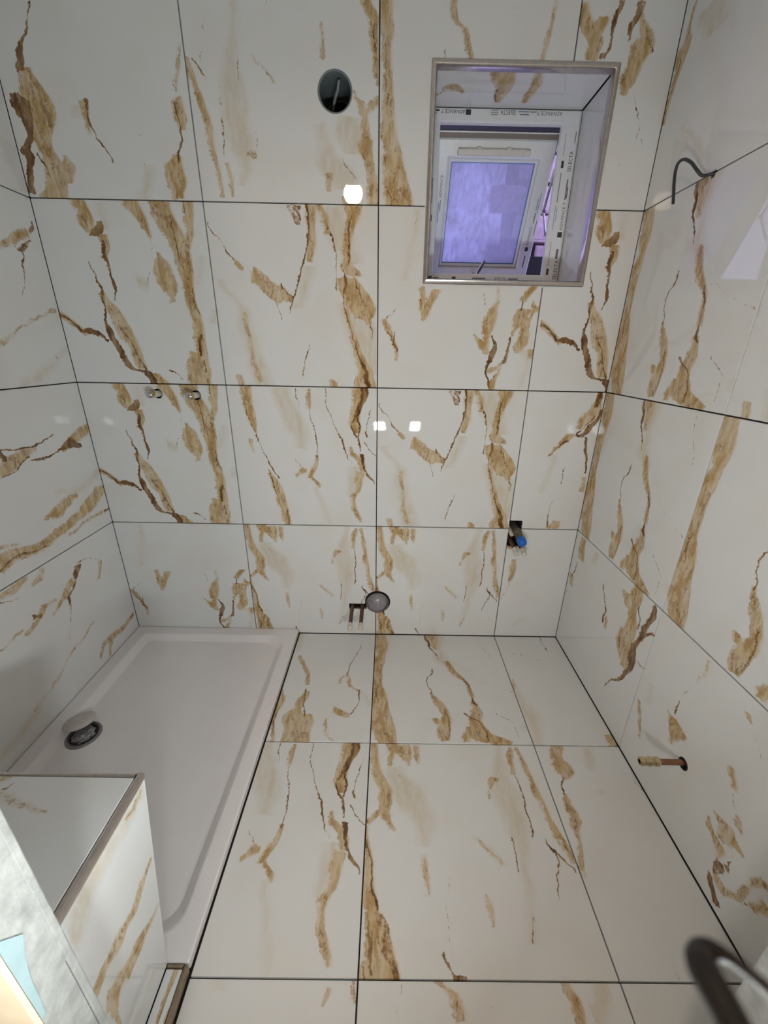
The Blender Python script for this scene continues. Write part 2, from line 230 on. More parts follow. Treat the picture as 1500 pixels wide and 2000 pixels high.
  ('Bv',[(0.705,0.399,0.034,1.0),(0.729,0.436,0.025,1.0),(0.776,0.462,0.021,1.0),(0.812,0.49,0.017,1.0),(0.886,0.504,0.008,1.0)]),
  ('Tv',[(0.571,0.216,0.005,1.0),(0.618,0.254,0.013,1.0),(0.667,0.293,0.021,1.0),(0.715,0.332,0.027,1.0)]),
  ('Bu',[(0.214,0.571,0.004,1.0),(0.264,0.63,0.008,1.0),(0.328,0.674,0.007,1.0)]),
  ('Bv',[(0.449,0.485,0.007,1.0),(0.536,0.48,0.007,1.0),(0.61,0.454,0.011,1.0),(0.694,0.443,0.008,1.0)]),
  ('Tv',[(0.307,0.492,0.011,1.0),(0.411,0.487,0.009,1.0)]),
  ('Bv',[(0.356,0.336,0.004,0.6),(0.484,0.332,0.004,0.6)]),
  ('Bv',[(0.017,0.279,0.009,0.7),(0.142,0.272,0.004,0.6),(0.25,0.298,0.004,0.6)]),
  ('Tv',[(0.011,0.325,0.045,0.8),(0.067,0.348,0.025,0.8)]),
  ('Pv',[(0.288,0.198,0.005,1.0),(0.393,0.218,0.007,1.0),(0.569,0.25,0.006,1.0)]),
  ('Bv',[(0.716,0.379,0.005,1.0),(0.776,0.427,0.005,1.0),(0.846,0.471,0.005,1.0)]),
 ],
 'H': [
  ('Tv',[(0.554,0.068,0.011,1.0),(0.606,0.072,0.019,1.0),(0.661,0.068,0.026,1.0),(0.743,0.076,0.008,1.0)]),
  ('Bv',[(0.371,0.017,0.004,0.7),(0.454,0.044,0.002,0.7),(0.55,0.061,0.002,0.7)]),
  ('Tv',[(0.84,0.032,0.024,1.0),(0.875,0.039,0.039,1.0),(0.927,0.036,0.043,1.0),(0.995,0.039,0.023,1.0)]),
  ('Bv',[(0.578,0.069,0.002,0.7),(0.68,0.088,0.002,0.7)]),
  ('Pv',[(0.113,0.163,0.005,1.0),(0.188,0.191,0.008,1.0)]),
 ],
 'Q': [
  ('Tv',[(0.022,0.117,0.004,1.0),(0.098,0.11,0.008,1.0),(0.189,0.096,0.008,1.0),(0.271,0.086,0.01,1.0),(0.344,0.08,0.016,1.0),(0.409,0.069,0.012,1.0),(0.479,0.046,0.01,1.0),(0.546,0.024,0.013,1.0),(0.604,0.014,0.003,1.0)]),
  ('Bv',[(0.608,0.079,0.005,0.7),(0.662,0.099,0.002,0.6),(0.749,0.12,0.002,0.6)]),
  ('Bv',[(0.511,0.105,0.002,0.6),(0.575,0.069,0.007,0.8),(0.607,0.044,0.004,0.8)]),
  ('Pv',[(0.079,0.239,0.011,1.0),(0.178,0.268,0.026,1.0),(0.24,0.258,0.056,1.0),(0.307,0.24,0.064,1.0),(0.406,0.235,0.063,1.0),(0.501,0.23,0.058,1.0),(0.581,0.232,0.032,1.0),(0.653,0.249,0.016,1.0),(0.82,0.274,0.006,1.0)]),
  ('Bv',[(0.504,0.259,0.002,0.7),(0.545,0.268,0.002,0.8),(0.641,0.278,0.002,0.7)]),
  ('Bv',[(0.211,0.151,0.003,0.7),(0.339,0.164,0.003,0.7),(0.417,0.161,0.003,0.7),(0.493,0.164,0.002,0.6)]),
  ('Tv',[(0.027,0.175,0.004,0.7),(0.106,0.172,0.01,0.8),(0.184,0.164,0.004,0.8)]),
  ('Tu',[(0.286,0.224,0.009,0.6),(0.326,0.217,0.013,0.6)]),
  ('Bv',[(0.764,0.447,0.002,0.6),(0.822,0.441,0.003,0.7)]),
  ('Bv',[(0.77,0.63,0.002,0.5),(0.82,0.633,0.002,0.6)]),
  ('Tv',[(0.613,0.719,0.006,0.6),(0.673,0.71,0.006,0.7),(0.754,0.709,0.002,0.7)]),
  ('Tv',[(0.514,0.446,0.004,0.7),(0.56,0.416,0.004,0.7),(0.586,0.386,0.004,0.7),(0.628,0.346,0.002,0.7)]),
  ('Tv',[(0.001,0.976,0.034,1.0),(0.078,0.971,0.025,1.0),(0.163,0.958,0.018,0.9),(0.225,0.936,0.03,0.9),(0.259,0.923,0.039,0.85),(0.313,0.928,0.021,0.9),(0.379,0.924,0.013,0.9),(0.437,0.903,0.019,0.8),(0.49,0.867,0.006,0.8)]),
  ('Tu',[(0.92,0.408,0.016,0.8),(0.953,0.431,0.019,0.8),(0.995,0.448,0.016,0.8)]),
  ('Pv',[(0.075,0.812,0.054,1.0),(0.145,0.77,0.088,1.0),(0.214,0.72,0.052,1.0),(0.282,0.697,0.021,1.0),(0.361,0.684,0.013,1.0)]),
  ('Pv',[(0.231,0.876,0.052,1.0),(0.312,0.851,0.077,1.0),(0.384,0.844,0.05,1.0)]),
  ('Tv',[(0.066,0.719,0.011,0.8),(0.141,0.726,0.016,0.8)]),
  ('Bv',[(0.122,0.87,0.004,0.7),(0.16,0.831,0.004,0.7),(0.202,0.806,0.003,0.6)]),
  ('Tv',[(-0.001,0.855,0.041,0.8),(0.039,0.838,0.04,0.8)]),
  ('Tv',[(0.52,0.992,0.002,1.0),(0.588,0.986,0.009,1.0),(0.654,0.981,0.014,1.0),(0.724,0.973,0.018,1.0),(0.792,0.961,0.026,1.0),(0.837,0.93,0.024,1.0)]),
  ('Bv',[(0.606,0.985,0.004,0.7),(0.701,0.977,0.005,0.7),(0.798,0.945,0.002,0.7)]),
  ('Bv',[(0.235,0.334,0.002,0.6),(0.316,0.338,0.002,0.6)]),
 ],
 'S': [
  ('Tv',[(0.003,0.115,0.081,0.75),(0.08,0.104,0.071,0.75),(0.165,0.084,0.061,0.75),(0.248,0.074,0.047,0.75),(0.322,0.055,0.038,0.8),(0.368,0.046,0.034,0.85),(0.471,0.048,0.025,0.8),(0.546,0.047,0.02,0.8),(0.655,0.041,0.016,0.8),(0.725,0.044,0.026,0.8),(0.782,0.031,0.031,0.8),(0.838,0.027,0.035,0.8)]),
  ('Bv',[(0.426,0.045,0.004,0.8),(0.484,0.048,0.005,0.8)]),
  ('Bv',[(0.251,0.031,0.003,0.7),(0.308,0.026,0.003,0.7)]),
  ('Bv',[(0.006,0.077,0.005,0.8),(0.115,0.032,0.002,0.6)]),
  ('Tv',[(0.626,0.464,0.015,0.8),(0.69,0.447,0.013,0.8),(0.748,0.425,0.011,0.8),(0.772,0.378,0.014,0.7),(0.844,0.366,0.011,0.8)]),
  ('Bv',[(0.628,0.337,0.003,0.7),(0.667,0.342,0.003,0.8)]),
  ('Bv',[(0.781,0.695,0.002,0.5),(0.842,0.671,0.002,0.5)]),
  ('Tv',[(0.63,0.835,0.005,1.0),(0.671,0.84,0.009,1.0),(0.739,0.857,0.005,0.9),(0.853,0.872,0.003,0.8)]),
 ],
 'U': [
  ('Tv',[(0.637,0.089,0.023,1.0),(0.693,0.095,0.034,1.0),(0.734,0.075,0.04,1.0),(0.791,0.029,0.034,0.8),(0.84,0.014,0.022,0.6)]),
  ('Tv',[(0.743,0.096,0.028,1.0),(0.793,0.119,0.022,1.0)]),
  ('Bv',[(0.641,0.14,0.015,0.8),(0.677,0.167,0.006,0.8),(0.736,0.177,0.009,0.8),(0.786,0.177,0.015,0.8),(0.859,0.2,0.012,0.8)]),
  ('Bv',[(0.713,0.262,0.009,0.8),(0.754,0.258,0.015,0.85),(0.796,0.282,0.019,0.85),(0.86,0.296,0.024,0.8)]),
  ('Tv',[(0.598,0.307,0.032,1.0),(0.646,0.325,0.034,1.0),(0.689,0.343,0.046,1.0),(0.731,0.349,0.034,1.0),(0.812,0.308,0.006,1.0)]),
  ('Bv',[(0.677,0.4,0.005,0.7),(0.715,0.371,0.006,0.7)]),
  ('Bv',[(0.679,0.291,0.003,0.6),(0.704,0.276,0.003,0.6)]),
  ('Tv',[(0.507,0.283,0.016,1.0),(0.563,0.298,0.036,1.0),(0.635,0.313,0.039,1.0),(0.687,0.323,0.035,1.0)]),
  ('Bv',[(0.325,0.392,0.002,0.6),(0.39,0.403,0.003,0.7),(0.428,0.375,0.004,0.7),(0.509,0.343,0.003,0.7)]),
  ('Bv',[(0.28,0.441,0.002,0.5),(0.39,0.401,0.002,0.6)]),
  ('Bv',[(0.103,0.429,0.003,0.7),(0.113,0.426,0.003,0.7)]),
  ('Bv',[(0.149,0.387,0.002,0.5),(0.237,0.312,0.003,0.5)]),
 ],
 'I': [
  ('Tv',[(0.005,0.101,0.055,1.0),(0.146,0.062,0.075,1.0),(0.249,0.04,0.071,1.0),(0.356,0.037,0.059,1.0),(0.458,0.025,0.039,1.0),(0.581,0.025,0.034,1.0),(0.701,0.03,0.045,1.0),(0.763,0.047,0.035,0.9),(0.858,0.053,0.05,0.9),(0.993,0.032,0.054,0.9)]),
  ('Bv',[(0.293,0.043,0.007,0.6),(0.384,0.025,0.01,0.8),(0.461,0.035,0.007,0.7)]),
  ('Bv',[(0.732,0.501,0.003,1.0),(0.793,0.479,0.006,1.0),(0.86,0.446,0.008,1.0),(0.922,0.437,0.011,1.0),(0.991,0.418,0.01,1.0)]),
  ('Pv',[(0.65,0.571,0.029,1.0),(0.699,0.536,0.056,1.0),(0.767,0.514,0.039,1.0),(0.84,0.517,0.025,1.0),(0.908,0.501,0.05,1.0),(0.995,0.516,0.06,1.0)]),
  ('Tv',[(0.843,0.488,0.013,0.7),(0.921,0.482,0.026,0.8),(0.998,0.476,0.038,0.8)]),
  ('Tv',[(0.363,0.695,0.01,1.0),(0.443,0.681,0.011,1.0),(0.513,0.664,0.012,1.0),(0.551,0.628,0.021,1.0),(0.62,0.584,0.025,0.9),(0.705,0.561,0.017,0.9)]),
  ('Bv',[(0.289,0.706,0.008,1.0),(0.322,0.692,0.01,1.0),(0.37,0.692,0.005,1.0),(0.469,0.683,0.005,1.0),(0.535,0.655,0.004,1.0)]),
  ('Bv',[(0.386,0.411,0.004,1.0),(0.447,0.398,0.003,1.0),(0.528,0.391,0.005,1.0),(0.575,0.427,0.005,1.0),(0.627,0.439,0.004,1.0)]),
  ('Tv',[(0.023,0.463,0.026,1.0),(0.117,0.467,0.038,1.0),(0.175,0.485,0.03,1.0),(0.226,0.489,0.022,1.0),(0.291,0.461,0.024,1.0),(0.348,0.436,0.015,1.0),(0.395,0.41,0.007,1.0)]),
  ('Tv',[(0.146,0.455,0.038,1.0),(0.181,0.422,0.017,1.0)]),
  ('Bv',[(0.05,0.496,0.004,1.0),(0.154,0.503,0.006,1.0),(0.246,0.492,0.006,1.0)]),
  ('Tv',[(0.008,0.803,0.057,1.0),(0.022,0.757,0.109,1.0),(0.053,0.714,0.087,1.0),(0.107,0.691,0.047,1.0),(0.174,0.676,0.041,1.0),(0.23,0.696,0.033,1.0),(0.318,0.693,0.018,1.0)]),
  ('Tv',[(0.017,0.591,0.017,1.0),(0.058,0.603,0.025,1.0),(0.118,0.624,0.015,1.0)]),
  ('Bv',[(0.023,0.727,0.005,1.0),(0.106,0.723,0.005,1.0),(0.18,0.688,0.008,1.0),(0.198,0.651,0.012,1.0),(0.231,0.622,0.009,1.0)]),
  ('Bu',[(0.688,0.534,0.002,0.5),(0.808,0.485,0.002,0.5),(0.933,0.431,0.002,0.6),(0.984,0.411,0.003,0.6)]),
  ('Bv',[(0.753,0.906,0.002,0.6),(0.846,0.875,0.002,0.7),(0.981,0.849,0.002,0.6)]),
  ('Bv',[(0.037,0.926,0.003,0.6),(0.155,0.925,0.004,0.6),(0.238,0.825,0.009,0.5)]),
  ('Pv',[(0.1,0.996,0.007,1.0),(0.145,1.0,0.013,1.0)]),
 ],
 'Fr': [
  ('Tv',[(0.815,0.115,0.045,1.0),(0.883,0.097,0.042,1.0),(0.979,0.09,0.036,1.0)]),
  ('Bv',[(0.631,0.03,0.011,0.8),(0.691,0.057,0.006,0.8),(0.78,0.073,0.006,0.8)]),
  ('Tv',[(0.558,0.049,0.019,1.0),(0.648,0.028,0.029,1.0)]),
  ('Pv',[(0.877,0.281,0.024,1.0),(0.968,0.294,0.023,1.0)]),
  ('Bv',[(0.824,0.279,0.005,0.5),(0.834,0.274,0.005,0.5)]),
  ('Bv',[(0.449,0.001,0.004,0.5),(0.545,0.028,0.004,0.5)]),
  ('Bv',[(0.585,0.542,0.01,1.0),(0.671,0.544,0.006,1.0),(0.734,0.506,0.007,1.0),(0.821,0.453,0.005,1.0)]),
  ('Tu',[(0.57,0.611,0.042,1.0),(0.589,0.597,0.031,1.0)]),
  ('Tv',[(0.479,0.846,0.029,1.0),(0.522,0.828,0.052,1.0),(0.611,0.806,0.069,1.0),(0.702,0.814,0.051,1.0),(0.781,0.81,0.045,1.0),(0.865,0.789,0.029,1.0),(0.941,0.785,0.051,1.0),(1.012,0.791,0.032,1.0)]),
  ('Tv',[(0.838,0.736,0.037,0.8),(0.914,0.698,0.033,0.8)]),
  ('Tv',[(0.533,0.777,0.028,1.0),(0.611,0.753,0.032,1.0),(0.692,0.754,0.028,1.0)]),
  ('Bv',[(0.784,0.867,0.006,1.0),(0.841,0.864,0.005,1.0),(0.904,0.83,0.006,1.0)]),
  ('Bv',[(0.563,0.761,0.006,0.7),(0.656,0.729,0.006,0.7)]),
  ('Bv',[(0.218,0.731,0.002,1.0),(0.307,0.767,0.006,1.0),(0.371,0.827,0.012,1.0),(0.444,0.862,0.014,1.0),(0.535,0.901,0.022,1.0),(0.59,0.892,0.038,1.0),(0.653,0.88,0.027,1.0),(0.717,0.896,0.018,1.0),(0.761,0.913,0.024,1.0),(0.806,0.914,0.023,1.0),(0.87,0.941,0.014,1.0),(0.934,0.952,0.022,1.0),(0.988,0.944,0.016,1.0)]),
  ('Bu',[(0.936,0.789,0.021,1.0),(0.954,0.809,0.017,1.0),(0.994,0.838,0.006,1.0)]),
  ('Bu',[(0.943,0.61,0.007,1.0),(0.971,0.61,0.006,1.0),(0.997,0.613,0.004,1.0)]),
  ('Tv',[(0.638,0.887,0.013,1.0),(0.811,0.926,0.009,1.0),(0.934,0.939,0.009,1.0)]),
 ],
 'J': [
  ('Tv',[(0.237,0.118,0.005,0.8),(0.29,0.102,0.012,0.8),(0.363,0.07,0.013,0.8),(0.422,0.045,0.011,0.8)]),
  ('Bv',[(0.279,0.111,0.004,0.6),(0.342,0.081,0.004,0.6)]),
  ('Bv',[(0.592,0.276,0.004,1.0),(0.672,0.276,0.002,1.0)]),
  ('Tv',[(0.436,0.309,0.011,0.85),(0.497,0.311,0.037,0.85),(0.551,0.315,0.064,0.85),(0.562,0.283,0.059,0.85)]),
  ('Bv',[(0.692,0.286,0.002,0.6),(0.749,0.302,0.002,0.7),(0.797,0.307,0.002,0.7)]),
  ('Tv',[(0.833,0.325,0.002,0.5),(0.924,0.35,0.004,0.7),(0.977,0.337,0.008,0.7)]),
  ('Pv',[(0.462,0.103,0.01,1.0),(0.531,0.1,0.008,1.0),(0.589,0.088,0.005,1.0)]),
  ('Tv',[(0.898,0.591,0.008,1.0),(0.921,0.578,0.006,1.0)]),
  ('Bv',[(0.817,0.682,0.003,0.5),(0.891,0.612,0.002,0.5)]),
  ('Tv',[(0.588,0.646,0.014,0.85),(0.62,0.625,0.017,0.85),(0.659,0.609,0.013,0.85)]),
  ('Bv',[(0.504,0.688,0.002,0.6),(0.54,0.666,0.004,0.6),(0.566,0.652,0.004,0.6)]),
  ('Tv',[(0.234,0.703,0.005,1.0),(0.283,0.691,0.024,1.0),(0.303,0.668,0.043,1.0),(0.319,0.642,0.019,1.0),(0.347,0.617,0.003,1.0)]),
  ('Tv',[(0.344,0.715,0.012,0.7),(0.377,0.715,0.048,0.7),(0.399,0.698,0.077,0.8),(0.421,0.682,0.027,0.8)]),
  ('Tv',[(0.455,0.721,0.027,0.5),(0.506,0.713,0.014,0.5)]),
  ('Tv',[(0.328,0.687,0.013,1.0),(0.381,0.678,0.013,1.0)]),
  ('Bu',[(0.7,0.21,0.019,0.75),(0.714,0.193,0.04,0.75),(0.733,0.202,0.038,0.75),(0.748,0.215,0.02,0.7)]),
  ('Bv',[(0.245,0.75,0.012,0.7),(0.298,0.755,0.005,0.7)]),
  ('Bv',[(0.04,0.771,0.011,0.6),(0.07,0.759,0.032,0.7),(0.089,0.732,0.027,0.8),(0.131,0.711,0.011,0.7)]),
  ('Tu',[(0.725,0.15,0.017,1.0),(0.755,0.148,0.016,1.0),(0.79,0.151,0.015,1.0)]),
  ('Bv',[(0.32,0.752,0.003,0.6),(0.362,0.734,0.003,0.6)]),
  ('Tv',[(0.156,0.794,0.005,1.0),(0.214,0.83,0.011,1.0),(0.273,0.836,0.007,1.0),(0.33,0.843,0.004,1.0),(0.367,0.857,0.009,1.0),(0.398,0.884,0.014,1.0)]),
  ('Tv',[(0.255,0.884,0.013,1.0),(0.329,0.924,0.027,1.0)]),
  ('Bu',[(0.803,0.167,0.003,0.7),(0.847,0.218,0.003,0.7),(0.895,0.249,0.003,0.7)]),
 ],
 'K': [
  ('Tv',[(0.45,0.532,0.007,1.0),(0.538,0.519,0.01,1.0),(0.599,0.496,0.014,1.0),(0.662,0.456,0.014,1.0),(0.751,0.423,0.006,1.0)]),
  ('Bv',[(0.185,0.563,0.005,1.0),(0.263,0.54,0.005,1.0),(0.323,0.538,0.007,1.0),(0.413,0.532,0.005,1.0)]),
  ('Tv',[(0.008,0.528,0.062,1.0),(0.103,0.513,0.065,1.0),(0.172,0.498,0.063,1.0),(0.221,0.494,0.04,1.0),(0.262,0.506,0.024,1.0),(0.314,0.516,0.028,1.0),(0.394,0.546,0.011,1.0)]),
  ('Tv',[(0.009,0.597,0.025,1.0),(0.09,0.587,0.032,1.0),(0.151,0.602,0.026,1.0),(0.198,0.58,0.03,1.0)]),
  ('Tv',[(0.006,0.401,0.008,1.0),(0.116,0.374,0.008,1.0),(0.202,0.368,0.012,1.0),(0.26,0.376,0.019,1.0),(0.32,0.382,0.019,1.0),(0.409,0.363,0.007,1.0)]),
  ('Bv',[(0.064,0.387,0.002,1.0),(0.178,0.377,0.002,1.0),(0.277,0.389,0.003,1.0),(0.364,0.385,0.002,1.0)]),
  ('Bv',[(0.544,0.803,0.005,1.0),(0.585,0.814,0.006,1.0),(0.681,0.832,0.004,1.0),(0.783,0.864,0.002,1.0),(0.955,0.902,0.002,0.6)]),
  ('Tv',[(0.469,0.761,0.004,1.0),(0.533,0.778,0.006,1.0),(0.554,0.806,0.013,1.0)]),
  ('Tv',[(0.401,0.9,0.009,0.8),(0.447,0.842,0.01,0.8),(0.495,0.826,0.011,0.8),(0.544,0.814,0.011,0.8)]),
  ('Bv',[(0.18,0.843,0.002,1.0),(0.219,0.866,0.003,1.0),(0.278,0.895,0.003,1.0),(0.338,0.911,0.004,1.0),(0.406,0.903,0.006,1.0)]),
  ('Tu',[(0.741,0.241,0.018,1.0),(0.791,0.222,0.019,1.0),(0.851,0.201,0.009,1.0)]),
  ('Pv',[(0.271,0.985,0.006,1.0),(0.331,0.968,0.007,1.0),(0.393,0.929,0.009,1.0)]),
  ('Tv',[(0.012,0.762,0.013,0.6),(0.048,0.729,0.011,0.6),(0.107,0.71,0.012,0.6),(0.172,0.707,0.005,0.7)]),
  ('Pv',[(0.796,0.385,0.016,1.0),(0.893,0.381,0.025,1.0),(0.995,0.368,0.034,1.0)]),
 ],
 'L': [
  ('Pv',[(0.008,0.028,0.023,1.0),(0.113,0.052,0.035,1.0),(0.196,0.056,0.049,1.0),(0.315,0.032,0.032,1.0),(0.514,0.012,0.007,1.0)]),
  ('Bv',[(0.845,0.387,0.005,0.7),(1.002,0.381,0.004,0.7)]),
  ('Bu',[(0.064,0.806,0.009,0.4),(0.191,0.787,0.009,0.4),(0.316,0.729,0.007,0.4)]),
  ('Tv',[(0.003,0.49,0.028,1.0),(0.08,0.495,0.018,1.0)]),
  ('Tv',[(0.445,0.012,0.004,0.7),(0.532,0.024,0.004,0.7)]),
 ],
 'M': [
  ('Tv',[(0.795,0.116,0.017,1.0),(0.833,0.123,0.049,1.0),(0.878,0.115,0.048,1.0),(0.923,0.111,0.026,1.0),(0.994,0.14,0.03,1.0)]),
  ('Bv',[(0.704,0.067,0.003,1.0),(0.74,0.069,0.003,1.0),(0.799,0.097,0.004,1.0)]),
  ('Tv',[(0.339,0.011,0.003,1.0),(0.424,0.036,0.006,1.0),(0.494,0.056,0.004,1.0),(0.547,0.064,0.013,1.0),(0.575,0.072,0.025,1.0),(0.61,0.072,0.025,1.0),(0.662,0.07,0.016,1.0),(0.708,0.069,0.006,1.0)]),
  ('Bv',[(0.54,0.065,0.003,0.7),(0.603,0.073,0.003,0.7),(0.677,0.068,0.003,0.7)]),
  ('Pv',[(0.844,0.28,0.013,1.0),(0.898,0.292,0.022,1.0),(0.989,0.32,0.022,1.0)]),
  ('Bv',[(0.73,0.514,0.003,0.7),(0.779,0.489,0.002,0.6),(0.825,0.464,0.002,0.6)]),
  ('Bv',[(0.831,0.299,0.002,0.5),(0.84,0.303,0.002,0.5)]),
  ('Pv',[(0.71,0.274,0.005,1.0),(0.719,0.278,0.01,1.0),(0.729,0.283,0.005,1.0)]),
  ('Bv',[(0.007,0.231,0.001,0.5),(0.059,0.243,0.001,0.6),(0.115,0.264,0.001,0.6)]),
  ('Bv',[(0.132,0.363,0.002,0.7),(0.152,0.367,0.001,0.7)]),
 ],
 'W1': [
  ('Tv',[(0.894,0.374,0.018,0.6),(0.958,0.359,0.019,0.7),(0.997,0.307,0.013,0.7)]),
  ('Tv',[(0.895,0.808,0.01,1.0),(0.944,0.811,0.016,1.0),(0.996,0.791,0.009,1.0)]),
  ('Pu',[(0.855,0.904,0.034,1.0),(0.946,0.988,0.036,1.0)]),
  ('Bv',[(0.923,0.15,0.002,0.5),(0.983,0.17,0.002,0.5)]),
  ('Bu',[(0.5,0.938,0.002,0.5),(0.55,0.985,0.002,0.5)]),
 ],
 'W2': [
  ('Tv',[(0.929,0.877,0.003,0.6),(0.954,0.889,0.006,0.8),(0.976,0.894,0.004,0.8)]),
  ('Pv',[(0.969,0.483,0.009,1.0),(1.004,0.476,0.009,1.0)]),
  ('Tv',[(0.938,0.991,0.004,0.8),(0.994,0.983,0.004,0.8)]),
  ('Bv',[(0.935,0.542,0.002,0.4),(0.956,0.538,0.002,0.4)]),
 ],
 'V': [
  ('Tv',[(0.375,-0.026,0.027,1.0),(0.449,-0.006,0.014,1.0),(0.528,0.011,0.015,1.0),(0.596,0.03,0.032,1.0),(0.653,0.031,0.053,1.0),(0.69,0.047,0.02,1.0),(0.746,0.045,0.008,1.0),(0.816,0.063,0.005,1.0)]),
  ('Bv',[(0.577,0.032,0.005,0.7),(0.7,0.048,0.005,0.7),(0.762,0.054,0.004,0.7)]),
  ('Pv',[(0.083,0.41,0.006,1.0),(0.146,0.363,0.01,1.0),(0.237,0.261,0.011,1.0),(0.308,0.187,0.004,1.0)]),
  ('Pv',[(0.174,0.255,0.005,1.0),(0.24,0.238,0.005,1.0)]),
  ('Pv',[(0.598,0.269,0.067,1.0),(0.73,0.194,0.085,1.0)]),
 ],
 'O2': [
  ('Tu',[(0.85,0.705,0.01,0.85),(0.875,0.731,0.016,0.85),(0.908,0.763,0.023,0.85),(0.955,0.806,0.022,0.85)]),
  ('Bv',[(0.812,0.968,0.004,0.7),(0.836,0.975,0.01,0.8),(0.872,0.982,0.005,0.8)]),
  ('Bu',[(0.862,0.718,0.004,0.7),(0.889,0.722,0.003,0.6),(0.909,0.714,0.011,0.7),(0.936,0.737,0.014,0.7),(0.958,0.775,0.007,0.7)]),
  ('Bv',[(0.372,0.868,0.001,0.5),(0.455,0.875,0.001,0.6),(0.562,0.899,0.002,0.7),(0.632,0.908,0.003,0.9),(0.706,0.92,0.003,0.9)]),
  ('Tu',[(0.76,0.231,0.013,0.6),(0.797,0.262,0.007,0.6),(0.832,0.303,0.004,0.7),(0.881,0.352,0.004,0.7),(0.93,0.381,0.004,0.7),(0.986,0.42,0.007,0.7)]),
  ('Pu',[(0.783,0.011,0.02,1.0),(0.871,0.066,0.02,1.0),(0.936,0.129,0.009,1.0),(0.997,0.198,0.007,1.0)]),
  ('Bu',[(0.918,0.179,0.003,0.5),(0.951,0.153,0.005,0.6)]),
 ],
 'O1': [
  ('Tu',[(0.641,0.597,0.032,1.0),(0.677,0.616,0.032,1.0),(0.722,0.643,0.026,1.0),(0.768,0.658,0.007,1.0)]),
  ('Bu',[(0.656,0.676,0.036,0.8),(0.67,0.65,0.016,0.8)]),
  ('Bu',[(0.66,0.698,0.005,1.0),(0.707,0.686,0.004,1.0),(0.765,0.675,0.007,1.0),(0.846,0.714,0.003,1.0)]),
  ('Bu',[(0.634,0.562,0.003,1.0),(0.687,0.58,0.003,1.0),(0.737,0.626,0.003,1.0)]),
  ('Tu',[(0.864,0.619,0.018,1.0),(0.908,0.646,0.024,1.0),(0.963,0.683,0.034,1.0),(1.0,0.706,0.03,1.0)]),
  ('Bu',[(0.745,0.607,0.004,1.0),(0.782,0.593,0.009,1.0),(0.817,0.597,0.006,1.0),(0.856,0.617,0.008,1.0),(0.906,0.636,0.029,1.0),(0.944,0.605,0.017,1.0)]),
  ('Tu',[(0.731,0.251,0.007,0.85),(0.783,0.262,0.039,0.85),(0.826,0.29,0.027,0.85),(0.871,0.3,0.013,0.8)]),
  ('Tu',[(0.554,0.137,0.048,1.0),(0.599,0.143,0.033,1.0),(0.642,0.121,0.026,1.0),(0.691,0.106,0.025,1.0),(0.751,0.132,0.022,1.0),(0.815,0.15,0.028,1.0),(0.879,0.186,0.035,1.0),(0.951,0.237,0.051,1.0),(0.994,0.261,0.03,1.0)]),
  ('Bu',[(0.548,0.102,0.005,1.0),(0.585,0.126,0.006,1.0),(0.619,0.127,0.008,1.0),(0.649,0.108,0.007,1.0),(0.712,0.091,0.003,1.0)]),
  ('Tu',[(0.795,0.085,0.005,0.8),(0.892,0.111,0.007,0.8),(0.99,0.106,0.007,0.9)]),
  ('Bu',[(0.976,0.114,0.005,0.8),(0.99,0.106,0.005,0.8)]),
  ('Pu',[(0.789,0.375,0.006,1.0),(0.873,0.33,0.007,1.0),(0.936,0.352,0.014,1.0),(0.986,0.386,0.019,1.0)]),
  ('Tu',[(0.569,0.217,0.007,0.6),(0.598,0.199,0.006,0.6),(0.63,0.184,0.004,0.5)]),
 ],
 'O0': [
  ('Tu',[(0.523,0.971,0.018,0.85),(0.547,0.965,0.021,0.85),(0.575,0.974,0.024,0.85),(0.609,0.982,0.009,1.0)]),
  ('Bu',[(0.516,0.936,0.006,0.7),(0.545,0.91,0.003,0.7),(0.576,0.909,0.005,0.6)]),
  ('Bv',[(0.433,0.679,0.001,0.5),(0.532,0.701,0.002,0.7),(0.638,0.718,0.003,0.8),(0.704,0.724,0.008,0.8),(0.744,0.75,0.007,0.8),(0.786,0.767,0.008,0.8),(0.823,0.78,0.015,0.85),(0.865,0.795,0.013,0.85)]),
  ('Tu',[(0.653,0.682,0.004,1.0),(0.691,0.717,0.016,1.0),(0.727,0.753,0.024,1.0),(0.753,0.793,0.018,1.0)]),
  ('Bu',[(0.794,0.881,0.005,0.8),(0.844,0.859,0.003,0.8),(0.894,0.802,0.003,0.7)]),
  ('Tv',[(0.671,0.863,0.006,0.9),(0.788,0.889,0.006,0.9)]),
  ('Tu',[(0.552,0.68,0.01,1.0),(0.579,0.696,0.019,1.0),(0.618,0.738,0.022,1.0),(0.647,0.756,0.006,1.0),(0.675,0.743,0.004,1.0)]),
  ('Bu',[(0.589,0.746,0.014,0.8),(0.61,0.724,0.014,0.8)]),
  ('Tu',[(0.773,0.146,0.018,1.0),(0.809,0.197,0.014,1.0),(0.855,0.186,0.019,1.0),(0.921,0.173,0.02,1.0),(0.985,0.192,0.015,1.0)]),
  ('Bu',[(0.817,0.197,0.003,0.7),(0.895,0.174,0.003,0.7),(0.98,0.192,0.004,0.7)]),
  ('Tv',[(0.068,0.817,0.003,1.0),(0.201,0.845,0.011,1.0)]),
  ('Tu',[(0.497,0.23,0.007,0.5),(0.583,0.261,0.008,0.6),(0.67,0.348,0.007,0.6),(0.732,0.37,0.007,0.6),(0.789,0.411,0.005,0.6)]),
  ('Tv',[(0.917,0.636,0.022,0.4),(0.987,0.664,0.012,0.4)]),
  ('Tu',[(0.472,0.7,0.003,0.5),(0.512,0.707,0.004,0.6),(0.549,0.714,0.004,0.6)]),
  ('Pu',[(0.37,0.161,0.016,1.0),(0.453,0.178,0.022,1.0),(0.518,0.206,0.014,1.0)]),
 ],
 'LT': [
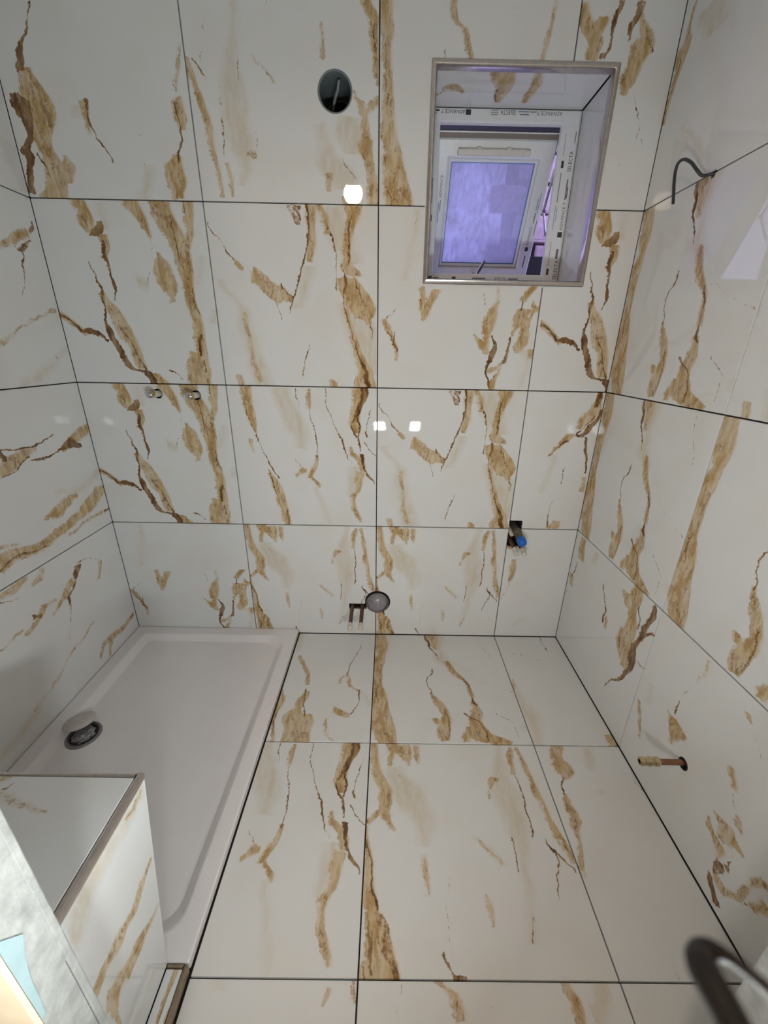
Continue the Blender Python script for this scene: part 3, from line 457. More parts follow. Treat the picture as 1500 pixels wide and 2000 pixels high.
  ('Bu',[(0.659,0.938,0.005,0.8),(0.672,0.946,0.004,0.8),(0.679,0.958,0.004,0.7)]),
  ('Tu',[(0.636,0.971,0.014,0.6),(0.661,0.988,0.011,0.6)]),
  ('Tu',[(0.668,0.925,0.005,0.8),(0.687,0.919,0.006,0.8),(0.722,0.9,0.002,0.9),(0.757,0.89,0.002,0.9),(0.778,0.879,0.002,0.7),(0.824,0.868,0.001,0.4)]),
 ],
 'LS': [
  ('Pu',[(0.598,0.87,0.057,1.0),(0.642,0.909,0.072,1.0),(0.685,0.941,0.05,1.0),(0.745,0.942,0.039,1.0),(0.801,0.951,0.038,1.0),(0.869,0.937,0.028,1.0),(0.953,0.949,0.013,1.0)]),
  ('Tu',[(0.856,0.945,0.005,0.6),(0.895,0.945,0.008,0.6),(0.941,0.952,0.007,0.6)]),
  ('Tu',[(0.592,0.566,0.019,1.0),(0.63,0.571,0.019,1.0),(0.668,0.566,0.019,1.0),(0.708,0.56,0.033,1.0),(0.738,0.562,0.019,1.0),(0.773,0.552,0.017,1.0),(0.813,0.575,0.02,1.0),(0.853,0.594,0.011,1.0),(0.895,0.602,0.004,1.0)]),
  ('Bu',[(0.655,0.567,0.004,0.7),(0.726,0.547,0.004,0.7),(0.786,0.556,0.003,0.7)]),
  ('Tu',[(0.608,0.328,0.103,1.0),(0.622,0.395,0.075,1.0),(0.654,0.409,0.032,1.0),(0.698,0.386,0.031,1.0),(0.743,0.374,0.035,1.0),(0.777,0.377,0.022,1.0),(0.825,0.358,0.012,1.0),(0.864,0.36,0.004,1.0)]),
  ('Bu',[(0.647,0.388,0.005,0.7),(0.688,0.4,0.005,0.8),(0.752,0.377,0.005,0.8),(0.8,0.364,0.004,0.7)]),
 ],
 'RT': [
  ('Tv',[(0.09,0.392,0.063,1.0),(0.334,0.42,0.061,1.0),(0.602,0.442,0.032,1.0),(0.842,0.436,0.014,1.0)]),
  ('Tv',[(0.074,0.588,0.01,1.0),(0.416,0.613,0.025,1.0),(0.588,0.601,0.025,1.0),(0.827,0.602,0.011,1.0)]),
  ('Bv',[(0.535,0.407,0.005,0.7),(0.824,0.424,0.007,0.7)]),
  ('Tu',[(0.058,0.708,0.017,1.0),(0.11,0.51,0.03,1.0),(0.169,0.515,0.058,1.0),(0.215,0.587,0.031,1.0)]),
  ('Bv',[(0.499,0.114,0.004,0.7),(0.745,0.057,0.003,0.7)]),
 ],
}

PAT_SIZE = {'O2': (1.204, G), 'O1': (1.204, G), 'O0': (1.204, G), 'LT': (0.756, 0.605), 'LS': (0.6, 0.505), 'RT': (0.59, 0.26)}

# ------------------------------------------------------------------ small helpers
def tag(o, label=None, cat=None, group=None, kind=None):
    if label: o['label'] = label
    if cat: o['category'] = cat
    if group: o['group'] = group
    if kind: o['kind'] = kind
    return o

def link(name, me, mat=None, parent=None, smooth=False):
    o = bpy.data.objects.new(name, me)
    COL.objects.link(o)
    if mat is not None and len(me.materials) == 0:
        me.materials.append(mat)
    if parent is not None:
        o.parent = parent
    if smooth:
        for p in me.polygons: p.use_smooth = True
    return o

def empty(name, loc=(0, 0, 0)):
    o = bpy.data.objects.new(name, None)
    o.empty_display_size = 0.05
    COL.objects.link(o)
    o.location = loc
    return o

def to_local(o, parent):
    "parts are written in world coordinates; keep them there under a parent that is not at the origin"
    o.parent = parent
    o.matrix_parent_inverse = Matrix.Translation(parent.location).inverted()
    return o

def bm_mesh(bm, name='mesh'):
    bmesh.ops.recalc_face_normals(bm, faces=bm.faces)
    me = bpy.data.meshes.new(name)
    bm.to_mesh(me); bm.free()
    return me

def add_box(bm, x0, x1, y0, y1, z0, z1, bevel=0.0, mtx=None):
    vs_ = [bm.verts.new((x, y, z)) for x in (x0, x1) for y in (y0, y1) for z in (z0, z1)]
    idx = ((0, 1, 3, 2), (4, 6, 7, 5), (0, 4, 5, 1), (2, 3, 7, 6), (0, 2, 6, 4), (1, 5, 7, 3))
    fs = [bm.faces.new([vs_[i] for i in f]) for f in idx]
    bmesh.ops.recalc_face_normals(bm, faces=fs)
    if mtx is not None:
        bmesh.ops.transform(bm, matrix=mtx, verts=vs_)
    if bevel > 0:
        es = list({e for f in fs for e in f.edges})
        bmesh.ops.bevel(bm, geom=es, offset=bevel, segments=2, affect='EDGES', profile=0.5)

def box(name, b, mat, parent=None, bevel=0.0, mtx=None, smooth=False):
    bm = bmesh.new(); add_box(bm, *b, bevel=bevel, mtx=mtx)
    o = link(name, bm_mesh(bm, name), mat, None, smooth)
    if parent is not None: to_local(o, parent)
    return o

def add_tube(bm, pts, radii, seg=16, caps=True):
    pts = [Vector(p) for p in pts]
    if not isinstance(radii, (list, tuple)): radii = [radii] * len(pts)
    n = len(pts); rings = []
    t0 = (pts[1] - pts[0]).normalized()
    up = Vector((0, 0, 1)) if abs(t0.z) < 0.9 else Vector((1, 0, 0))
    nrm = (up - t0 * up.dot(t0)).normalized()
    for i in range(n):
        t = (pts[min(i + 1, n - 1)] - pts[max(i - 1, 0)]).normalized()
        nrm = (nrm - t * nrm.dot(t)).normalized()
        b = t.cross(nrm)
        rings.append([bm.verts.new(pts[i] + (nrm * math.cos(a) + b * math.sin(a)) * radii[i])
                      for a in (2 * math.pi * k / seg for k in range(seg))])
    for r0, r1 in zip(rings, rings[1:]):
        for k in range(seg):
            bm.faces.new((r0[k], r0[(k + 1) % seg], r1[(k + 1) % seg], r1[k]))
    if caps:
        bm.faces.new(rings[0][::-1]); bm.faces.new(rings[-1])

def tube(name, pts, radii, mat, parent=None, seg=16, caps=True, smooth=True):
    bm = bmesh.new(); add_tube(bm, pts, radii, seg, caps)
    o = link(name, bm_mesh(bm, name), mat, None, smooth)
    if smooth: mark_sharp(o.data)
    if parent is not None: to_local(o, parent)
    return o

def mark_sharp(me, ang=0.7):
    bm = bmesh.new(); bm.from_mesh(me)
    for e in bm.edges:
        if len(e.link_faces) == 2 and e.calc_face_angle(0) > ang: e.smooth = False
    bm.to_mesh(me); bm.free()

def lathe(name, centre, axis, prof, mat, parent=None, seg=28, smooth=True):
    "prof: list of (distance along axis, radius)"
    bm = bmesh.new()
    ax = Vector(axis).normalized()
    up = Vector((0, 0, 1)) if abs(ax.z) < 0.9 else Vector((1, 0, 0))
    a = (up - ax * up.dot(ax)).normalized(); b = ax.cross(a)
    rings = []
    for d, r in prof:
        if r < 1e-6: rings.append([bm.verts.new(Vector(centre) + ax * d)])
        else: rings.append([bm.verts.new(Vector(centre) + ax * d + (a * math.cos(t) + b * math.sin(t)) * r)
                            for t in (2 * math.pi * k / seg for k in range(seg))])
    for r0, r1 in zip(rings, rings[1:]):
        for k in range(seg):
            k2 = (k + 1) % seg
            if len(r0) == 1 and len(r1) == 1: continue
            if len(r0) == 1: bm.faces.new((r0[0], r1[k2], r1[k]))
            elif len(r1) == 1: bm.faces.new((r0[k], r0[k2], r1[0]))
            else: bm.faces.new((r0[k], r0[k2], r1[k2], r1[k]))
    o = link(name, bm_mesh(bm, name), mat, None, smooth)
    if smooth: mark_sharp(o.data)
    if parent is not None: to_local(o, parent)
    return o

def circle(cx, cy, r, n=32):
    return [(cx + r * math.cos(2 * math.pi * k / n), cy + r * math.sin(2 * math.pi * k / n)) for k in range(n)]

def rect(a0, a1, b0, b1):
    return [(a0, b0), (a1, b0), (a1, b1), (a0, b1)]

# surface maps: (a, b, depth into the surface) -> world
SURF = {
    'back': lambda a, b, d: (a, d, b),
    'front': lambda a, b, d: (a, YF - d, b),
    'left': lambda a, b, d: (XL - d, a, b),
    'right': lambda a, b, d: (XR + d, -a, b),
    'floor': lambda a, b, d: (a, b, -d),
}

def plate_bm(bm, loops, d0, d1, mp):
    "flat polygon with holes (loops[0] is the outline) swept from depth d0 to d1"
    vloops, edges = [], []
    for lp in loops:
        vv = [bm.verts.new(mp(a, b, d0)) for a, b in lp]
        vloops.append(vv)
        edges += [bm.edges.new((vv[i], vv[(i + 1) % len(vv)])) for i in range(len(vv))]
    front = []
    if len(loops) == 1 and len(loops[0]) <= 4:
        front = [bm.faces.new(vloops[0])]
    else:
        r = bmesh.ops.triangle_fill(bm, use_beauty=True, edges=edges)
        front = [g for g in r['geom'] if isinstance(g, bmesh.types.BMFace)]
    vmap = {}
    for vv, lp in zip(vloops, loops):
        for v, (a, b) in zip(vv, lp): vmap[v] = bm.verts.new(mp(a, b, d1))
    back = [bm.faces.new([vmap[v] for v in f.verts][::-1]) for f in front]
    for vv in vloops:
        for i in range(len(vv)):
            v0, v1 = vv[i], vv[(i + 1) % len(vv)]
            bm.faces.new((v0, v1, vmap[v1], vmap[v0]))
    return edges

def plate(name, loops, d0, d1, mp, mat, parent=None, bevel=0.0, uvf=None):
    bm = bmesh.new()
    edges = plate_bm(bm, loops, d0, d1, mp)
    bmesh.ops.recalc_face_normals(bm, faces=bm.faces)
    if bevel > 0:
        bmesh.ops.bevel(bm, geom=edges, offset=bevel, segments=1, affect='EDGES')
    if uvf:
        uvl = bm.loops.layers.uv.new('UVMap')
        for f in bm.faces:
            for l in f.loops: l[uvl].uv = uvf(l.vert.co)
    me = bm_mesh(bm, name)
    o = link(name, me, mat, None)
    if parent is not None: to_local(o, parent)
    return o

# ------------------------------------------------------------------ materials
def new_mat(name):
    m = bpy.data.materials.new(name); m.use_nodes = True
    nt = m.node_tree
    return m, nt, nt.nodes['Principled BSDF']

def simple(name, col, rough=0.5, metal=0.0, bump=0.0, scale=60.0, vary=0.0, emit=None, alpha=None):
    m, nt, p = new_mat(name)
    p.inputs['Roughness'].default_value = rough
    p.inputs['Metallic'].default_value = metal
    tc = nt.nodes.new('ShaderNodeTexCoord')
    nz = nt.nodes.new('ShaderNodeTexNoise'); nz.inputs['Scale'].default_value = scale; nz.inputs['Detail'].default_value = 5
    nt.links.new(tc.outputs['Object'], nz.inputs['Vector'])
    rp = nt.nodes.new('ShaderNodeMapRange')
    rp.inputs['From Min'].default_value = 0.3; rp.inputs['From Max'].default_value = 0.7
    rp.inputs['To Min'].default_value = 1.0 - vary; rp.inputs['To Max'].default_value = 1.0
    nt.links.new(nz.outputs['Fac'], rp.inputs['Value'])
    mx = nt.nodes.new('ShaderNodeMix'); mx.data_type = 'RGBA'; mx.blend_type = 'MULTIPLY'
    mx.inputs['Factor'].default_value = 1.0
    mx.inputs[6].default_value = (*col, 1)
    nt.links.new(rp.outputs[0], mx.inputs[7])
    nt.links.new(mx.outputs[2], p.inputs['Base Color'])
    if bump:
        b = nt.nodes.new('ShaderNodeBump'); b.inputs['Strength'].default_value = bump; b.inputs['Distance'].default_value = 0.004
        nt.links.new(nz.outputs['Fac'], b.inputs['Height']); nt.links.new(b.outputs[0], p.inputs['Normal'])
    if emit:
        p.inputs['Emission Color'].default_value = (*emit[0], 1); p.inputs['Emission Strength'].default_value = emit[1]
    return m

class NB:
    "tiny node builder"
    def __init__(s, nt): s.nt = nt
    def n(s, t, **kw):
        nd = s.nt.nodes.new(t)
        for k, v in kw.items(): setattr(nd, k, v)
        return nd
    def put(s, sock, val):
        if isinstance(val, bpy.types.NodeSocket): s.nt.links.new(val, sock)
        elif val is not None: sock.default_value = val
    def math(s, op, a, b=None, c=None, clamp=False):
        nd = s.n('ShaderNodeMath', operation=op, use_clamp=clamp)
        for i, v in enumerate((a, b, c)): s.put(nd.inputs[i], v)
        return nd.outputs[0]
    def noise(s, vec, scale, detail=4, rough=0.55, dist=0.0):
        nd = s.n('ShaderNodeTexNoise'); s.put(nd.inputs['Vector'], vec)
        nd.inputs['Scale'].default_value = scale; nd.inputs['Detail'].default_value = detail
        nd.inputs['Roughness'].default_value = rough; nd.inputs['Distortion'].default_value = dist
        return nd
    def smooth(s, x, lo, hi, t0=0.0, t1=1.0):
        nd = s.n('ShaderNodeMapRange', interpolation_type='SMOOTHSTEP')
        s.put(nd.inputs[0], x)
        for i, v in enumerate((lo, hi, t0, t1)): nd.inputs[i + 1].default_value = v
        return nd.outputs[0]
    def mix(s, fac, a, b):
        nd = s.n('ShaderNodeMix', data_type='RGBA'); s.put(nd.inputs[0], fac)
        for i, v in ((6, a), (7, b)):
            if isinstance(v, bpy.types.NodeSocket): s.nt.links.new(v, nd.inputs[i])
            else: nd.inputs[i].default_value = (*v, 1)
        return nd.outputs[2]

TILE_WHITE = (0.76, 0.765, 0.755)
TILE_WARM = (0.74, 0.715, 0.67)
TAN_A = (0.62, 0.455, 0.23)
TAN_B = (0.45, 0.285, 0.115)
BROWN = (0.125, 0.055, 0.018)
SOFT = {'T': 0.019, 'P': 0.055, 'B': 0.0060}

def lerp_rows(rows, t):
    if t <= rows[0][0]: return rows[0][1:]
    for r0, r1 in zip(rows, rows[1:]):
        if t <= r1[0]:
            k = (t - r0[0]) / (r1[0] - r0[0])
            return tuple(r0[i] + (r1[i] - r0[i]) * k for i in (1, 2, 3))
    return rows[-1][1:]

def set_curve(cv, pts, handle):
    pts = sorted(pts)
    cv.points[0].location = (0.0, pts[0][1]); cv.points[1].location = (1.0, pts[-1][1])
    for x, y in pts:
        if 0.002 < x < 0.998:
            cv.points.new(x, y)
    for p in cv.points: p.handle_type = handle

_groups = {}
def vein_group(pat):
    if pat in _groups: return _groups[pat]
    g = bpy.data.node_groups.new('marble_' + pat, 'ShaderNodeTree')
    g.interface.new_socket(name='Color', in_out='OUTPUT', socket_type='NodeSocketColor')
    out = g.nodes.new('NodeGroupOutput')
    B = NB(g)
    su, sv = PAT_SIZE.get(pat, (G, G))
    seed = sum(ord(c) for c in pat) * 0.37
    uvn = B.n('ShaderNodeUVMap', uv_map='UVMap')
    sep = B.n('ShaderNodeSeparateXYZ'); g.links.new(uvn.outputs[0], sep.inputs[0])
    mu = B.math('MULTIPLY', sep.outputs[0], su); mv = B.math('MULTIPLY', sep.outputs[1], sv)
    cmb = B.n('ShaderNodeCombineXYZ'); g.links.new(mu, cmb.inputs[0]); g.links.new(mv, cmb.inputs[1]); cmb.inputs[2].default_value = seed
    M = cmb.outputs[0]
    nlo = B.noise(M, 22, 4, 0.6); nhi = B.noise(M, 95, 3, 0.65)
    sl = B.n('ShaderNodeSeparateColor'); g.links.new(nlo.outputs['Color'], sl.inputs[0])
    sh = B.n('ShaderNodeSeparateColor'); g.links.new(nhi.outputs['Color'], sh.inputs[0])
    warp = {}
    for nm, ax, base, size in (('u', 0, sep.outputs[0], su), ('v', 1, sep.outputs[1], sv)):
        w = B.math('MULTIPLY_ADD', sl.outputs[ax], 0.026 / size, -0.013 / size)
        w2 = B.math('MULTIPLY_ADD', sh.outputs[ax], 0.010 / size, -0.005 / size)
        warp[nm] = B.math('ADD', B.math('ADD', w, w2), base)
    neg = {k: B.math('SUBTRACT', -0.5, warp[k]) for k in warp}
    acc = {'T': None, 'P': None, 'B': None}
    for kind, rows in PAT[pat]:
        k, ax = kind[0], kind[1]
        size = su if ax == 'v' else sv            # size of the cross axis
        soft = SOFT[k] / size
        t0, t1 = max(rows[0][0], 0.0), min(rows[-1][0], 1.0)
        if t1 - t0 < 0.004: continue
        pts = [(t0,) + lerp_rows(rows, t0)] + [r for r in rows if t0 < r[0] < t1] + [(t1,) + lerp_rows(rows, t1)]
        nd = B.n('ShaderNodeRGBCurve')
        mp = nd.mapping
        set_curve(mp.curves[0], [(t, min(1, max(0, (c + 0.5) / 2))) for t, c, h, a in pts], 'AUTO_CLAMPED')
        set_curve(mp.curves[1], [(t, min(1, h * 4)) for t, c, h, a in pts], 'AUTO_CLAMPED')
        al = [(t, min(1, a)) for t, c, h, a in pts]
        if t0 > 0.01: al = [(0, 0), (t0 - 0.008, 0)] + al
        if t1 < 0.99: al = al + [(t1 + 0.008, 0), (1, 0)]
        set_curve(mp.curves[2], al, 'VECTOR')
        mp.update()
        g.links.new(warp[ax], nd.inputs['Color'])
        sc = B.n('ShaderNodeSeparateColor'); g.links.new(nd.outputs[0], sc.inputs[0])
        d = B.math('ABSOLUTE', B.math('MULTIPLY_ADD', sc.outputs[0], 2.0, neg['u' if ax == 'v' else 'v']))
        f0 = B.math('MULTIPLY_ADD', sc.outputs[1], 0.25 / soft, 0.5)
        f = B.math('MULTIPLY_ADD', d, -1.0 / soft, f0, clamp=True)
        f = B.math('MULTIPLY', f, sc.outputs[2])
        acc[k] = f if acc[k] is None else B.math('MAXIMUM', acc[k], f)
    for k in acc:
        if acc[k] is None: acc[k] = 0.0
    # streak texture inside the veins, following the warped tile coordinates
    wm = B.n('ShaderNodeCombineXYZ'); g.links.new(B.math('MULTIPLY', warp['u'], su), wm.inputs[0]); g.links.new(B.math('MULTIPLY', warp['v'], sv), wm.inputs[1]); wm.inputs[2].default_value = seed + 3
    ms = B.n('ShaderNodeMapping'); ms.inputs['Scale'].default_value = (52, 13, 1); ms.inputs['Rotation'].default_value = (0, 0, 0.12); g.links.new(wm.outputs[0], ms.inputs[0])
    sn = B.noise(ms.outputs[0], 1.0, 3, 0.62)
    streak = sn.outputs['Fac']
    na, nb = nlo.outputs['Fac'], nhi.outputs['Fac']
    # base
    cloud = B.noise(M, 6.0, 2, 0.5).outputs['Fac']
    col = B.mix(B.smooth(cloud, 0.42, 0.78, 0.0, 0.6), TILE_WHITE, TILE_WARM)
    # pale wash
    pale = B.math('MULTIPLY', B.smooth(acc['P'], 0.05, 0.9), B.smooth(streak, 0.25, 0.75, 0.30, 0.75))
    col = B.mix(pale, col, (0.62, 0.53, 0.38))
    # tan: a soft halo, an irregular fill with holes, darker rims and fine brown threads
    tn = B.math('MULTIPLY_ADD', B.math('SUBTRACT', nb, 0.5), 0.95, acc['T'])
    tn = B.math('MULTIPLY_ADD', B.math('SUBTRACT', na, 0.5), 1.25, tn)
    gate = B.smooth(acc['T'], 0.02, 0.25)
    tn = B.math('MULTIPLY', tn, gate)
    halo = B.math('MULTIPLY', B.smooth(tn, -0.25, 0.65, 0.0, 0.45), gate)
    tan = B.mix(B.smooth(streak, 0.34, 0.68), TAN_A, TAN_B)
    col = B.mix(halo, col, TAN_A)
    fill = B.math('MULTIPLY', B.smooth(tn, 0.30, 0.58), B.smooth(streak, 0.26, 0.60, 0.36, 1.0))
    fill = B.math('MULTIPLY', fill, B.smooth(acc['T'], 0.2, 0.9, 0.6, 1.0))
    fill = B.math('MULTIPLY', fill, B.smooth(cloud, 0.30, 0.58, 0.68, 1.0))
    col = B.mix(fill, col, tan)
    rim = B.math('SUBTRACT', 1.0, B.math('MULTIPLY', B.math('ABSOLUTE', B.math('SUBTRACT', tn, 0.40)), 9.0), clamp=True)
    rim = B.math('MULTIPLY', rim, B.smooth(sl.outputs[2], 0.44, 0.60, 0.0, 0.75))
    col = B.mix(rim, col, (0.27, 0.14, 0.05))
    s2 = B.n('ShaderNodeSeparateColor'); g.links.new(sn.outputs['Color'], s2.inputs[0])
    thr = B.math('SUBTRACT', 1.0, B.math('MULTIPLY', B.math('ABSOLUTE', B.math('SUBTRACT', s2.outputs[1], 0.5)), 26.0), clamp=True)
    thr = B.math('MULTIPLY', B.math('MULTIPLY', thr, B.smooth(tn, 0.45, 0.75)), B.smooth(sl.outputs[0], 0.43, 0.58, 0.0, 0.85))
    col = B.mix(thr, col, (0.22, 0.11, 0.04))
    # dark filaments
    bn = B.math('MULTIPLY_ADD', B.math('SUBTRACT', nb, 0.5), 1.25, acc['B'])
    bn = B.math('MULTIPLY_ADD', B.math('SUBTRACT', s2.outputs[0], 0.5), 0.8, bn)
    bn = B.math('MULTIPLY', bn, B.smooth(acc['B'], 0.0, 0.2))
    col = B.mix(B.math('MULTIPLY', B.smooth(bn, 0.30, 0.70), 0.80), col, TAN_B)
    br = B.math('MULTIPLY', B.smooth(bn, 0.36, 0.80), B.smooth(streak, 0.36, 0.58, 0.45, 1.0))
    col = B.mix(br, col, B.mix(B.smooth(s2.outputs[2], 0.36, 0.58), (0.26, 0.135, 0.045), BROWN))
    g.links.new(col, out.inputs[0])
    _groups[pat] = g
    return g

_tmats = {}
def tile_mat(pat, finish):
    key = (pat, finish)
    if key in _tmats: return _tmats[key]
    m, nt, p = new_mat('tile_%s_%s' % key)
    if pat is None:
        p.inputs['Base Color'].default_value = (*TILE_WHITE, 1)
        B = NB(nt); tc = B.n('ShaderNodeTexCoord')
        cl = B.noise(tc.outputs['Object'], 5, 3).outputs['Fac']
        nt.links.new(B.mix(B.smooth(cl, 0.42, 0.78, 0, 0.6), TILE_WHITE, TILE_WARM), p.inputs['Base Color'])
    else:
        gn = nt.nodes.new('ShaderNodeGroup'); gn.node_tree = vein_group(pat)
        nt.links.new(gn.outputs[0], p.inputs['Base Color'])
    p.inputs['Roughness'].default_value = 0.022 if finish == 'gloss' else 0.32
    p.inputs['IOR'].default_value = 1.5
    _tmats[key] = m
    return m

MT = {}
MT['adhesive'] = simple('tile_adhesive', (0.035, 0.028, 0.022), 0.9, bump=0.3)
MT['plaster'] = simple('plaster_white', (0.40, 0.405, 0.375), 0.85, bump=0.8, scale=45, vary=0.35)
MT['cream'] = simple('cream_paint', (0.80, 0.66, 0.46), 0.8, bump=0.15, scale=25, vary=0.1)
MT['ceiling'] = simple('ceiling_paint', (0.78, 0.77, 0.74), 0.9, vary=0.05)
MT['acrylic'] = simple('white_acrylic', (0.87, 0.83, 0.83), 0.22, vary=0.03, scale=12)
MT['alu'] = simple('brushed_aluminium', (0.70, 0.64, 0.60), 0.28, 1.0, vary=0.15, scale=80)
MT['bronze'] = simple('bronze_trim', (0.42, 0.33, 0.24), 0.35, 1.0, vary=0.2, scale=80)
MT['chrome'] = simple('chrome', (0.72, 0.72, 0.74), 0.12, 1.0, vary=0.1)
MT['flange'] = simple('dull_chrome', (0.30, 0.30, 0.31), 0.3, 1.0, vary=0.2)
MT['brass'] = simple('brass', (0.72, 0.58, 0.36), 0.22, 1.0, vary=0.25)
MT['copper'] = simple('copper_pipe', (0.42, 0.20, 0.13), 0.38, 0.85, vary=0.4, scale=90)
MT['oldcopper'] = simple('dull_copper_pipe', (0.20, 0.105, 0.07), 0.5, 0.6, vary=0.5, scale=120)
MT['thread'] = simple('white_thread_tape', (0.78, 0.74, 0.64), 0.6, bump=0.5, scale=300, vary=0.3)
MT['pvc'] = simple('white_pvc', (0.88, 0.90, 0.91), 0.3, vary=0.05)
MT['cover'] = simple('cream_plastic', (0.76, 0.73, 0.66), 0.35, vary=0.05)
MT['greycap'] = simple('grey_plastic', (0.33, 0.31, 0.33), 0.25, bump=0.25, scale=70, vary=0.35)
MT['dark'] = simple('dark_cavity', (0.02, 0.018, 0.018), 0.85)
MT['ductpvc'] = simple('grey_duct_plastic', (0.20, 0.23, 0.24), 0.3, vary=0.15)
MT['black'] = simple('black_rubber', (0.012, 0.011, 0.013), 0.55, vary=0.3)
MT['cable'] = simple('dark_grey_cable', (0.035, 0.04, 0.045), 0.45, vary=0.2)
MT['greycable'] = simple('grey_cable', (0.30, 0.33, 0.34), 0.45, vary=0.2)
MT['blue'] = simple('blue_plastic', (0.012, 0.16, 0.72), 0.3, bump=0.5, scale=180, vary=0.3)
MT['valve'] = simple('dull_grey_brass', (0.20, 0.165, 0.135), 0.4, 0.7, vary=0.4)
MT['tape'] = simple('light_blue_tape', (0.33, 0.44, 0.45), 0.4, vary=0.1)
MT['print'] = simple('black_film_print', (0.05, 0.05, 0.055), 0.5, vary=0.3, scale=200)
MT['printgrey'] = simple('grey_film_print', (0.22, 0.23, 0.25), 0.5, vary=0.3, scale=200)
MT['printblue'] = simple('blue_film_print', (0.16, 0.36, 0.55), 0.5, vary=0.3, scale=200)
MT['stone'] = simple('pink_stone', (0.80, 0.60, 0.66), 0.85, bump=0.6, scale=40, vary=0.25)
MT['mortar'] = simple('dark_mortar', (0.10, 0.08, 0.09), 0.95, bump=0.5)
MT['gasket'] = simple('black_gasket', (0.02, 0.02, 0.03), 0.6)
MT['brownpvc'] = simple('brown_weather_strip', (0.24, 0.20, 0.18), 0.5)
MT['housing'] = simple('yellow_lamp_housing', (0.70, 0.45, 0.03), 0.45, vary=0.1)
MT['flood'] = simple('led_panel', (0.9, 0.9, 0.9), 0.5, emit=(FLOOD_COLOR, FLOOD_STRENGTH))
MT['flood2'] = simple('led_panel_b', (0.9, 0.9, 0.9), 0.5, emit=(FLOOD_COLOR, FLOOD_STRENGTH * 1.22))
MT['globe'] = simple('opal_globe', (0.9, 0.85, 0.8), 0.4, emit=(GLOBE_COLOR, GLOBE_STRENGTH))
MT['cement'] = simple('cement_screed', (0.30, 0.29, 0.27), 0.9, bump=0.4, vary=0.2)
MT['whiteplastic'] = simple('white_plastic', (0.85, 0.87, 0.85), 0.4, vary=0.05)

def glass_mat():
    m, nt, p = new_mat('dusty_window_glass')
    B = NB(nt)
    tc = B.n('ShaderNodeTexCoord')
    n1 = B.noise(tc.outputs['Object'], 9, 4, 0.6).outputs['Fac']
    mp = B.n('ShaderNodeMapping'); mp.inputs['Scale'].default_value = (60, 60, 7); nt.links.new(tc.outputs['Object'], mp.inputs[0])
    n2 = B.noise(mp.outputs[0], 1.0, 4, 0.6).outputs['Fac']
    f = B.math('ADD', B.smooth(n1, 0.3, 0.75, 0.55, 0.72), B.smooth(n2, 0.35, 0.8, 0.0, 0.20))
    tr = B.n('ShaderNodeBsdfTransparent'); tr.inputs[0].default_value = (0.84, 0.85, 1.0, 1)
    df = B.n('ShaderNodeBsdfDiffuse'); df.inputs[0].default_value = (0.56, 0.57, 0.72, 1)
    tl = B.n('ShaderNodeBsdfTranslucent'); tl.inputs[0].default_value = (0.80, 0.80, 0.95, 1)
    gl = B.n('ShaderNodeBsdfGlossy'); gl.inputs['Roughness'].default_value = 0.02
    a = B.n('ShaderNodeMixShader'); a.inputs[0].default_value = 0.55
    nt.links.new(df.outputs[0], a.inputs[1]); nt.links.new(tl.outputs[0], a.inputs[2])
    b = B.n('ShaderNodeMixShader'); nt.links.new(f, b.inputs[0]); nt.links.new(tr.outputs[0], b.inputs[1]); nt.links.new(a.outputs[0], b.inputs[2])
    c = B.n('ShaderNodeMixShader'); fr = B.n('ShaderNodeFresnel'); fr.inputs[0].default_value = 1.45
    nt.links.new(fr.outputs[0], c.inputs[0]); nt.links.new(b.outputs[0], c.inputs[1]); nt.links.new(gl.outputs[0], c.inputs[2])
    nt.links.new(c.outputs[0], nt.nodes['Material Output'].inputs[0])
    return m
MT['glass'] = glass_mat()

# ------------------------------------------------------------------ the room shell
def struct(name, loops_layers, mp, mat, parent=None):
    bm = bmesh.new()
    for loops, d0, d1 in loops_layers: plate_bm(bm, loops, d0, d1, mp)
    return tag(link(name, bm_mesh(bm, name), mat, parent), kind='structure')

VENT = (-0.140, 2.096, 0.055)
WC = (0.008, 0.193, 0.062)
SHOWER = ((-0.879, 1.161), (-0.726, 1.158))
TAPH = (0.6035, 0.660, 0.508, 0.637)
win_hole = rect(WX0 - 0.008, WX1 + 0.008, WZ0 - 0.008, WZ1 + 0.008)
def rrect(a0, a1, b0, b1, r, n=4):
    out = []
    for cx, cy, s in ((a1 - r, b0 + r, -90), (a1 - r, b1 - r, 0), (a0 + r, b1 - r, 90), (a0 + r, b0 + r, 180)):
        for k in range(n + 1):
            t = math.radians(s + 90 * k / n); out.append((cx + r * math.cos(t), cy + r * math.sin(t)))
    return out
# round waste hole joined with the slot chased to its left
wc_slot = [(-0.131, 0.149), (-0.131, 0.181), (-0.052, 0.181)]
wc_arc = [(WC[0] + WC[2] * math.cos(t), WC[1] + WC[2] * math.sin(t)) for t in
          (math.radians(169 - 318 * k / 30) for k in range(31))]
wc_hole = [(-0.131, 0.149), (-0.131, 0.181)] + wc_arc
wc_hole = [p for p in wc_hole]
tap_hole = rrect(*TAPH, 0.008)

